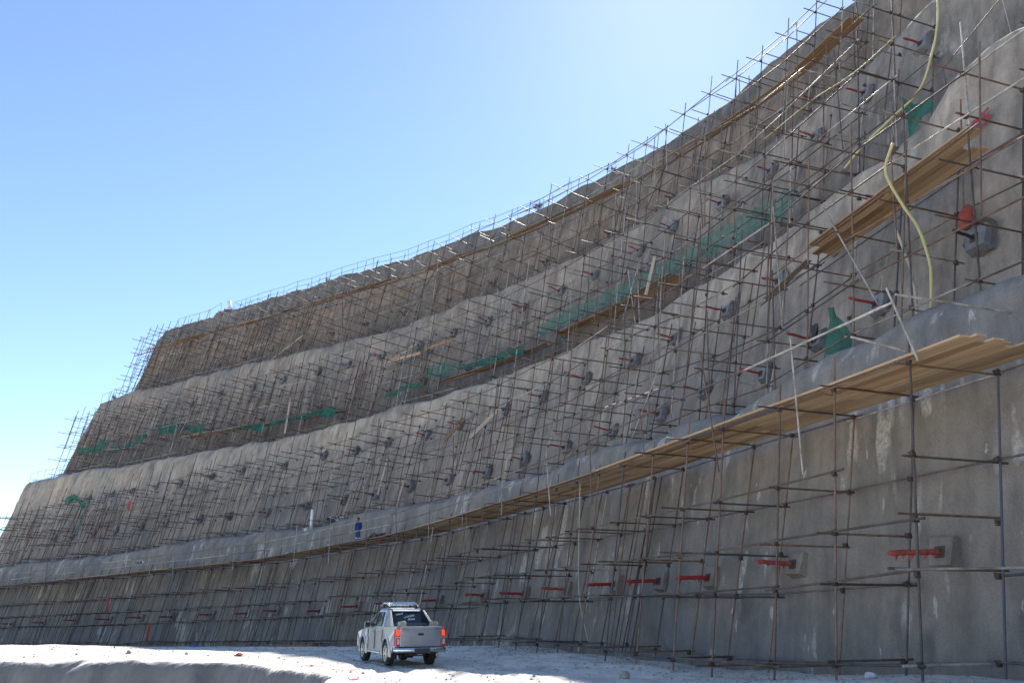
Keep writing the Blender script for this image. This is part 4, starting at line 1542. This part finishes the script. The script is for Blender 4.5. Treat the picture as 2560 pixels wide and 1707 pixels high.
    prof = [(-.93, -1.02), (-.90, -1.30), (-.75, -1.38), (-.32, -1.40), (.32, -1.40), (.75, -1.38), (.90, -1.30), (.93, -1.02)]
    V = []; F = []
    for x, y in prof:
        V += [(x, y, .46), (x * .995, y - .015, .53), (x, y, .60), (x, y + .12, .60), (x, y + .12, .46)]
    for k in range(len(prof) - 1):
        for j in range(5):
            F.append((k * 5 + j, (k + 1) * 5 + j, (k + 1) * 5 + (j + 1) % 5, k * 5 + (j + 1) % 5)[::-1])
    F += [(0, 1, 2, 3, 4), tuple(range(len(V) - 5, len(V)))[::-1]]
    mb.add(V, F); bo = mb.build('rear_bumper', M['chrome'], t, True)
    mb = MB(); mb.box(-.27, .27, -1.44, -1.40, .44, .59); mb.build('number_plate', pm('plate_dark', (.03, .036, .05), .5), bo)
    mb = MB(); mb.box(-.1, .08, -1.2, -1.1, .38, .40); mb.build('tow_bracket', M['alu'], t)
    # wheels
    for sg in (-1, 1):
        for yc in (0, YF):
            tl = MB(); prof = [(.23, .10), (.34, .13), (.375, .11), (.39, .06), (.39, -.06), (.375, -.11), (.34, -.13), (.23, -.10)]
            seg = 28; V = []; F = []
            for k in range(seg):
                a = 2 * math.pi * k / seg
                for r_, x in prof:
                    V.append((x, math.cos(a) * r_, math.sin(a) * r_))
            m_ = len(prof)
            for k in range(seg):
                for j in range(m_):
                    F.append((k * m_ + j, k * m_ + (j + 1) % m_, ((k + 1) % seg) * m_ + (j + 1) % m_, ((k + 1) % seg) * m_ + j))
            wh = empty('wheel', (sg * .765, yc, WR)); wh.parent = t
            tl.add(V, F); tl.build('tyre', M['tyre'], wh, True)
            rm = MB()
            # rim barrel + spokes
            V = []; F = []
            for k in range(seg):
                a = 2 * math.pi * k / seg
                for r_, x in ((.245, sg * .125), (.225, sg * .115), (.215, sg * .03), (.0, sg * .03)):
                    V.append((x, math.cos(a) * r_, math.sin(a) * r_))
            for k in range(seg):
                for j in range(2):
                    F.append((k * 4 + j, k * 4 + j + 1, ((k + 1) % seg) * 4 + j + 1, ((k + 1) % seg) * 4 + j))
            rm.add(V, F)
            for k in range(12):
                a = 2 * math.pi * (k // 2) / 6 + (.17 if k % 2 else -.17)
                dv = Vector((0, math.cos(a), math.sin(a))); tv = Vector((0, -math.sin(a), math.cos(a))); xx = Vector((sg, 0, 0))
                rm.obox(dv * .135 + xx * .085, dv * .10, tv * .018, xx * .015)
            rm.tube([(sg * .04, 0, 0), (sg * .11, 0, 0)], .055, 12)
            rm.build('rim', M['rimm'], wh)
            mb = MB()
            mb.tube([(sg * .02, 0, 0), (sg * .035, 0, 0)], .22, 20); mb.build('brake_disc', M['black'], wh)
    # roof rack
    rk = empty('roof_rack', (0, 1.25, 1.82)); rk.parent = t
    for y0, z0, hw in ((-.42, .13, .48), (.42, .16, .46), (.0, .10, .5)):
        mb = MB(); mb.box(-hw, hw, y0 - .035, y0 + .035, z0 - .02, z0 + .03); mb.build('cross_bar', M['alu'], rk, bevel=.01)
    mb = MB(); mb.hexa([(-.50, -.50, .10), (.46, -.50, .10), (.46, -.44, .10), (-.50, -.44, .10), (-.44, -.46, .19), (.42, -.46, .20), (.42, -.40, .20), (-.44, -.40, .19)]); mb.build('air_deflector', M['alu'], rk, bevel=.008)
    for sg in (-1, 1):
        mb = MB(); mb.tube([(sg * .55, -.5, .06), (sg * .52, -.1, .14), (sg * .52, .4, .16), (sg * .55, .75, .08)], .035, 8); mb.build('side_bar', M['alu'], rk, True)
        for yy in (-.35, .45):
            mb = MB(); mb.box(sg * .52 - .03, sg * .52 + .03, yy - .04, yy + .04, -.03, .12); mb.build('foot', M['black'], rk)
    # spoiler
    mb = MB(); mb.hexa([(-.52, .47, 1.70), (.52, .47, 1.70), (.52, .60, 1.72), (-.52, .60, 1.72), (-.52, .47, 1.745), (.52, .47, 1.745), (.52, .60, 1.76), (-.52, .60, 1.76)]); mb.build('spoiler', M['white'], t, bevel=.006)
    return t


truck = build_truck()


def rock(name, c, r, mk, label, seed, cat='rock', group=None, sq=(1, 1, 1), sub=2, boxy=0.0, rz=None):
    bm = bmesh.new()
    bmesh.ops.create_icosphere(bm, subdivisions=sub, radius=1)
    rr_ = random.Random(seed)
    ph = [rr_.uniform(0, 6) for _ in range(6)]
    for v in bm.verts:
        d = v.co.normalized()
        k = 1 + .16 * math.sin(d.x * 4 + ph[0]) + .13 * math.sin(d.y * 5 + ph[1]) + .12 * math.sin(d.z * 5 + ph[2]) + rr_.uniform(-.05, .05)
        if boxy:
            m_ = max(abs(d.x), abs(d.y), abs(d.z))
            k = k * (1 - boxy) + boxy * (1 / m_) * .8
        v.co = Vector((d.x * k * r * sq[0], d.y * k * r * sq[1], d.z * k * r * sq[2]))
    me = bpy.data.meshes.new(name); bm.to_mesh(me); bm.free()
    o = link_mesh(name, me, M[mk])
    o.location = c
    o.rotation_euler = (rr_.uniform(-.2, .2), rr_.uniform(-.2, .2), rr_.uniform(0, 6) if rz is None else rz)
    return tag(o, label, cat, group)


mt = Matrix.Translation(truck.location) @ Matrix.Rotation(R(24), 4, 'Z') @ Matrix.Diagonal((.90, .97, .97, 1))
for sg, lb in ((-1, 'rough stone block in the left rear corner of the pickup bed'), (1, 'rough stone block in the right rear corner of the pickup bed')):
    rock('stone_block', mt @ Vector((sg * .58 + .0, -.86, 1.22)), .2, 'stone', lb, 40 + sg, 'stone block', 'stone blocks in the pickup bed', (.78, .8, 1.05), 3, .85, R(23))
    mb = MB()

# rocks on the ground
RKS = [
    (1545, 1668, .30, 'pale angular rock near the fallen line at the scaffold foot'),
    (1758, 1683, .13, 'small pale stone between scaffold feet right of the angular rock'),
]


def gp(px, py):
    """ground point seen in that direction (used once, to place things on the ground sheet)"""
    a = (px - 1280) / 1961; b = (853 - py) / 1961
    Y = math.cos(R(19)) - b * math.sin(R(19)); Z = math.sin(R(19)) + b * math.cos(R(19))
    t = 12.0
    while t < 120:
        if Z / Y * t < gz(a / Y * t, t): break
        t += .05
    return Vector((a / Y * t, t, gz(a / Y * t, t)))


rock('rock', Vector((2.9, 21.9, gz(2.9, 21.9) + .05)), .17, 'stone', 'pale angular rock lying near the scaffold feet right of centre', 1, sq=(1.2, .8, .7), sub=2)
rock('rock', Vector((3.9, 19.6, gz(3.9, 19.6) + .03)), .10, 'stone', 'small round stone on the dust, right of the angular rock', 2)
rock('rock', Vector((5.6, 17.4, gz(5.6, 17.4) + .03)), .09, 'stone', 'fist-sized pale stone near the two nearest scaffold feet', 3)
rock('rock', Vector((-14.2, 31.2, gz(-14.2, 31.2) + .03)), .09, 'stone', 'largest pale stone on the sunlit edge at left', 4)
rock('rock', Vector((-12.2, 31.6, gz(-12.2, 31.6) + .02)), .055, 'stone', 'small stone on the sunlit edge, right of the largest one', 5)

# scattered rubble: uncountable
mb = MB()
rr_ = random.Random(99)
for k in range(6500):
    if k < 3600:
        s_ = rr_.uniform(26, 120); o_ = rr_.gauss(-.6, 1.3)
        if o_ > 1.2: continue
        p = W(s_, o_, 0)
    else:
        p = Vector((rr_.uniform(-24, 7), rr_.uniform(17, 42), 0))
    r_ = abs(rr_.gauss(0, .026)) + .010
    if float(rim_dist(np.array([p.x]), np.array([p.y]))[0]) > .3: continue
    z_ = gz(p.x, p.y)
    a, b, c = [rr_.uniform(.6, 1.3) * r_ for _ in range(3)]
    th = rr_.uniform(0, 3)
    cx, sx_ = math.cos(th), math.sin(th)
    V = [(a, 0, 0), (-a, 0, 0), (0, b, 0), (0, -b, 0), (0, 0, c * .8), (0, 0, -c)]
    V = [(p.x + x * cx - y * sx_, p.y + x * sx_ + y * cx, z_ + z) for x, y, z in V]
    mb.add(V, [(0, 2, 4), (2, 1, 4), (1, 3, 4), (3, 0, 4), (2, 0, 5), (1, 2, 5), (3, 1, 5), (0, 3, 5)])
rub = mb.build('rubble', M['stone'])
tag(rub, 'small stones scattered over the dusty ground', 'rubble', kind='stuff')

# bits of rubbish
def bag(p, r, mk, label, seed, cat='rubbish'):
    return rock('plastic_bag', p + Vector((0, 0, r * .3)), r, mk, label, seed, cat, None, (1.2, .8, .45), 3)


bag(Vector((-4.15, 22.2, gz(-4.15, 22.2))), .17, 'bag_pink', 'crumpled pink bag on the ground below the pickup', 11)
bag(Vector((5.0, 16.3, gz(5.0, 16.3))), .22, 'bag_pink', 'pink and white bag at the bottom edge before the scaffold', 12)
bag(Vector((7.6, 18.0, gz(7.6, 18.0))), .14, 'bag_white', 'pale crumpled sheet at the wall foot between near scaffold legs', 13)
for k, (s_, mk, lb) in enumerate([(92, 'net_blue', 'blue rag at the foot of the scaffold, left of centre'), (121, 'net_blue', 'blue rag at the far left scaffold foot'), (127, 'red', 'red rag at the far left scaffold foot'), (112, 'red', 'flat red rag below the hanging red cloth')]):
    p = W(s_, -1.3, 0); p.z = gz(p.x, p.y)
    bag(p, .3, mk, lb, 50 + k)
bag(Vector((-10.2, 31.5, gz(-10.2, 31.5))), .14, 'red', 'small red scrap on the shaded dust left of the pickup', 60)
for k, (s_, lb) in enumerate([(82.2, 'crumpled pale blue bag on the deck left of the worker'), (76.6, 'pale blue bag on the deck at the feet of the worker')]):
    bag(W(s_, .3, ZPL(s_) + .08), .22, 'bag_white', lb, 70 + k)
for k in range(2):
    a = W(82 - k * .3, .2 + k * .3, 0); b = W(77.5, .1 + k * .35, 0)
    a.z = gz(a.x, a.y) + .12 + k * .08; b.z = gz(b.x, b.y) + .12 + k * .08
    m_ = MB(); d = (b - a); m_.obox(d * .5, d * .5, Vector((d.y, -d.x, 0)).normalized() * .09, Vector((0, 0, .07)))
    bo = m_.build('timber_beam', M['wood_dark']); bo.location = a
    tag(bo, ['upper of two brown timbers on the ground left of the pickup', 'lower of two brown timbers on the ground left of the pickup'][k], 'timber')


# ---------------------------------------------------------------- the worker
def skin_chain(name, joints, edges, radii, mat, parent, root=0, sub=2):
    me = bpy.data.meshes.new(name)
    me.from_pydata(joints, edges, [])
    me.materials.append(mat)
    o = bpy.data.objects.new(name, me)
    COL.objects.link(o)
    o.parent = parent
    md = o.modifiers.new('skin', 'SKIN')
    md.use_smooth_shade = True
    for k, v in enumerate(me.skin_vertices[0].data):
        r_ = radii[k]
        v.radius = r_ if isinstance(r_, tuple) else (r_, r_)
        v.use_root = (k == root)
    sb = o.modifiers.new('sub', 'SUBSURF'); sb.levels = sub; sb.render_levels = sub
    return o


def build_person():
    s_ = 73.97
    T_, N2 = basis(s_)
    p = empty('person', W(s_, .95, ZPL(s_) + .085))
    # faces left along the deck (direction +T)
    p.rotation_euler = (0, 0, math.atan2(T_.y, T_.x) - math.pi / 2)
    tag(p, 'man in blue coveralls standing on the plank deck, looking down to the left', 'person')
    skin = simple('skin', (.16, .085, .055), .6, 0, .1)
    blue = simple('blue_coverall', (.035, .075, .26), .85, 0, .2, 10, .01)
    # local: x right, y forward, z up
    J = [(0, 0, .94), (0, .01, 1.12), (0, .015, 1.32), (0, .02, 1.44), (0, .04, 1.52), (0, .05, 1.60), (0, .055, 1.70),
         (-.17, 0, 1.40), (-.22, -.03, 1.14), (-.20, .05, .90), (-.19, .08, .83),
         (.17, 0, 1.40), (.22, -.03, 1.14), (.20, .06, .90), (.19, .09, .83),
         (-.09, 0, .88), (-.10, .02, .50), (-.10, -.03, .09), (-.11, .12, .04),
         (.09, 0, .88), (.10, -.02, .50), (.11, -.10, .09), (.11, .05, .04)]
    E = [(0, 1), (1, 2), (2, 3), (3, 4), (4, 5), (5, 6), (2, 7), (7, 8), (8, 9), (9, 10), (2, 11), (11, 12), (12, 13), (13, 14),
         (0, 15), (15, 16), (16, 17), (17, 18), (0, 19), (19, 20), (20, 21), (21, 22)]
    Rr = [.13, .13, .15, .07, .055, .09, .085, .06, .047, .036, .035, .06, .047, .036, .035, .085, .058, .042, .035, .085, .058, .042, .035]
    body = skin_chain('body', J, E, Rr, skin, p)
    for sg, base in ((-1, J[10]), (1, J[14])):
        for k in range(5):
            x0 = base[0] + (k - 2) * .004
            y0 = base[1] + (k - 2) * .017
            L = (.05, .075, .085, .08, .06)[k]
            f = skin_chain('finger', [(x0, y0, base[2] + .01), (x0, y0 + (.03 if k == 0 else .006), base[2] - L * .55), (x0 - sg * .012, y0 + .02, base[2] - L)], [(0, 1), (1, 2)], [.010, .009, .007], skin, p, sub=1)
    # coverall
    J2 = [(0, 0, .95), (0, .0, 1.12), (0, .01, 1.32), (0, .02, 1.45),
          (-.18, -.005, 1.40), (-.225, -.03, 1.14), (-.205, .045, .92),
          (.18, -.005, 1.40), (.225, -.03, 1.14), (.205, .055, .92),
          (-.09, 0, .86), (-.10, .02, .50), (-.10, -.03, .12),
          (.09, 0, .86), (.10, -.02, .50), (.11, -.10, .12)]
    E2 = [(0, 1), (1, 2), (2, 3), (2, 4), (4, 5), (5, 6), (2, 7), (7, 8), (8, 9), (0, 10), (10, 11), (11, 12), (0, 13), (13, 14), (14, 15)]
    R2 = [(.16, .14), (.165, .14), (.17, .13), (.09, .085), .085, .07, .058, .085, .07, .058, .11, .088, .078, .11, .088, .078]
    cv = skin_chain('coveralls', J2, E2, R2, blue, p)
    for sg, q in ((-1, J2[12]), (1, J2[15])):
        mb = MB(); mb.tube([(q[0], q[1] + .01, .30), (q[0], q[1] + .01, .345)], .088, 12, True); mb.build('reflective_band', M['letter'], p, True)
        mb = MB(); mb.box(q[0] - .05, q[0] + .05, q[1] - .08, q[1] + .20, 0, .10); mb.build('boot', M['black'], p, bevel=.03)
    # head details
    bm = bmesh.new(); bmesh.ops.create_uvsphere(bm, u_segments=16, v_segments=12, radius=1)
    for v in list(bm.verts):
        v.co = Vector((v.co.x * .083, v.co.y * .098, v.co.z * .10)) + Vector((0, .035, 1.685))
    bmesh.ops.delete(bm, geom=[v for v in bm.verts if v.co.z < 1.675 and v.co.y > -.01 or v.co.z < 1.62], context='VERTS')
    me = bpy.data.meshes.new('hair'); bm.to_mesh(me); bm.free()
    link_mesh('hair', me, simple('black_hair', (.012, .010, .010), .8), p, True)
    mb = MB(); mb.add([(-.014, .135, 1.62), (.014, .135, 1.62), (0, .165, 1.612), (0, .135, 1.665)], [(0, 1, 2), (0, 2, 3), (2, 1, 3)]); mb.build('nose', skin, p)
    mb = MB()
    for sg in (-1, 1): mb.box(sg * .032 - .011, sg * .032 + .011, .128, .142, 1.655, 1.667)
    mb.box(-.022, .022, .130, .143, 1.583, 1.590)
    mb.build('eyes_and_mouth', M['black'], p)
    mb = MB(); mb.box(-.05, .05, .06, .135, 1.53, 1.585); mb.build('beard', M['black'], p, bevel=.02)
    for sg in (-1, 1):
        mb = MB(); mb.box(sg * .088 - .008, sg * .088 + .008, .02, .055, 1.61, 1.665); mb.build('ear', skin, p, bevel=.006)
    return p


build_person()
print('objects', len(bpy.data.objects))
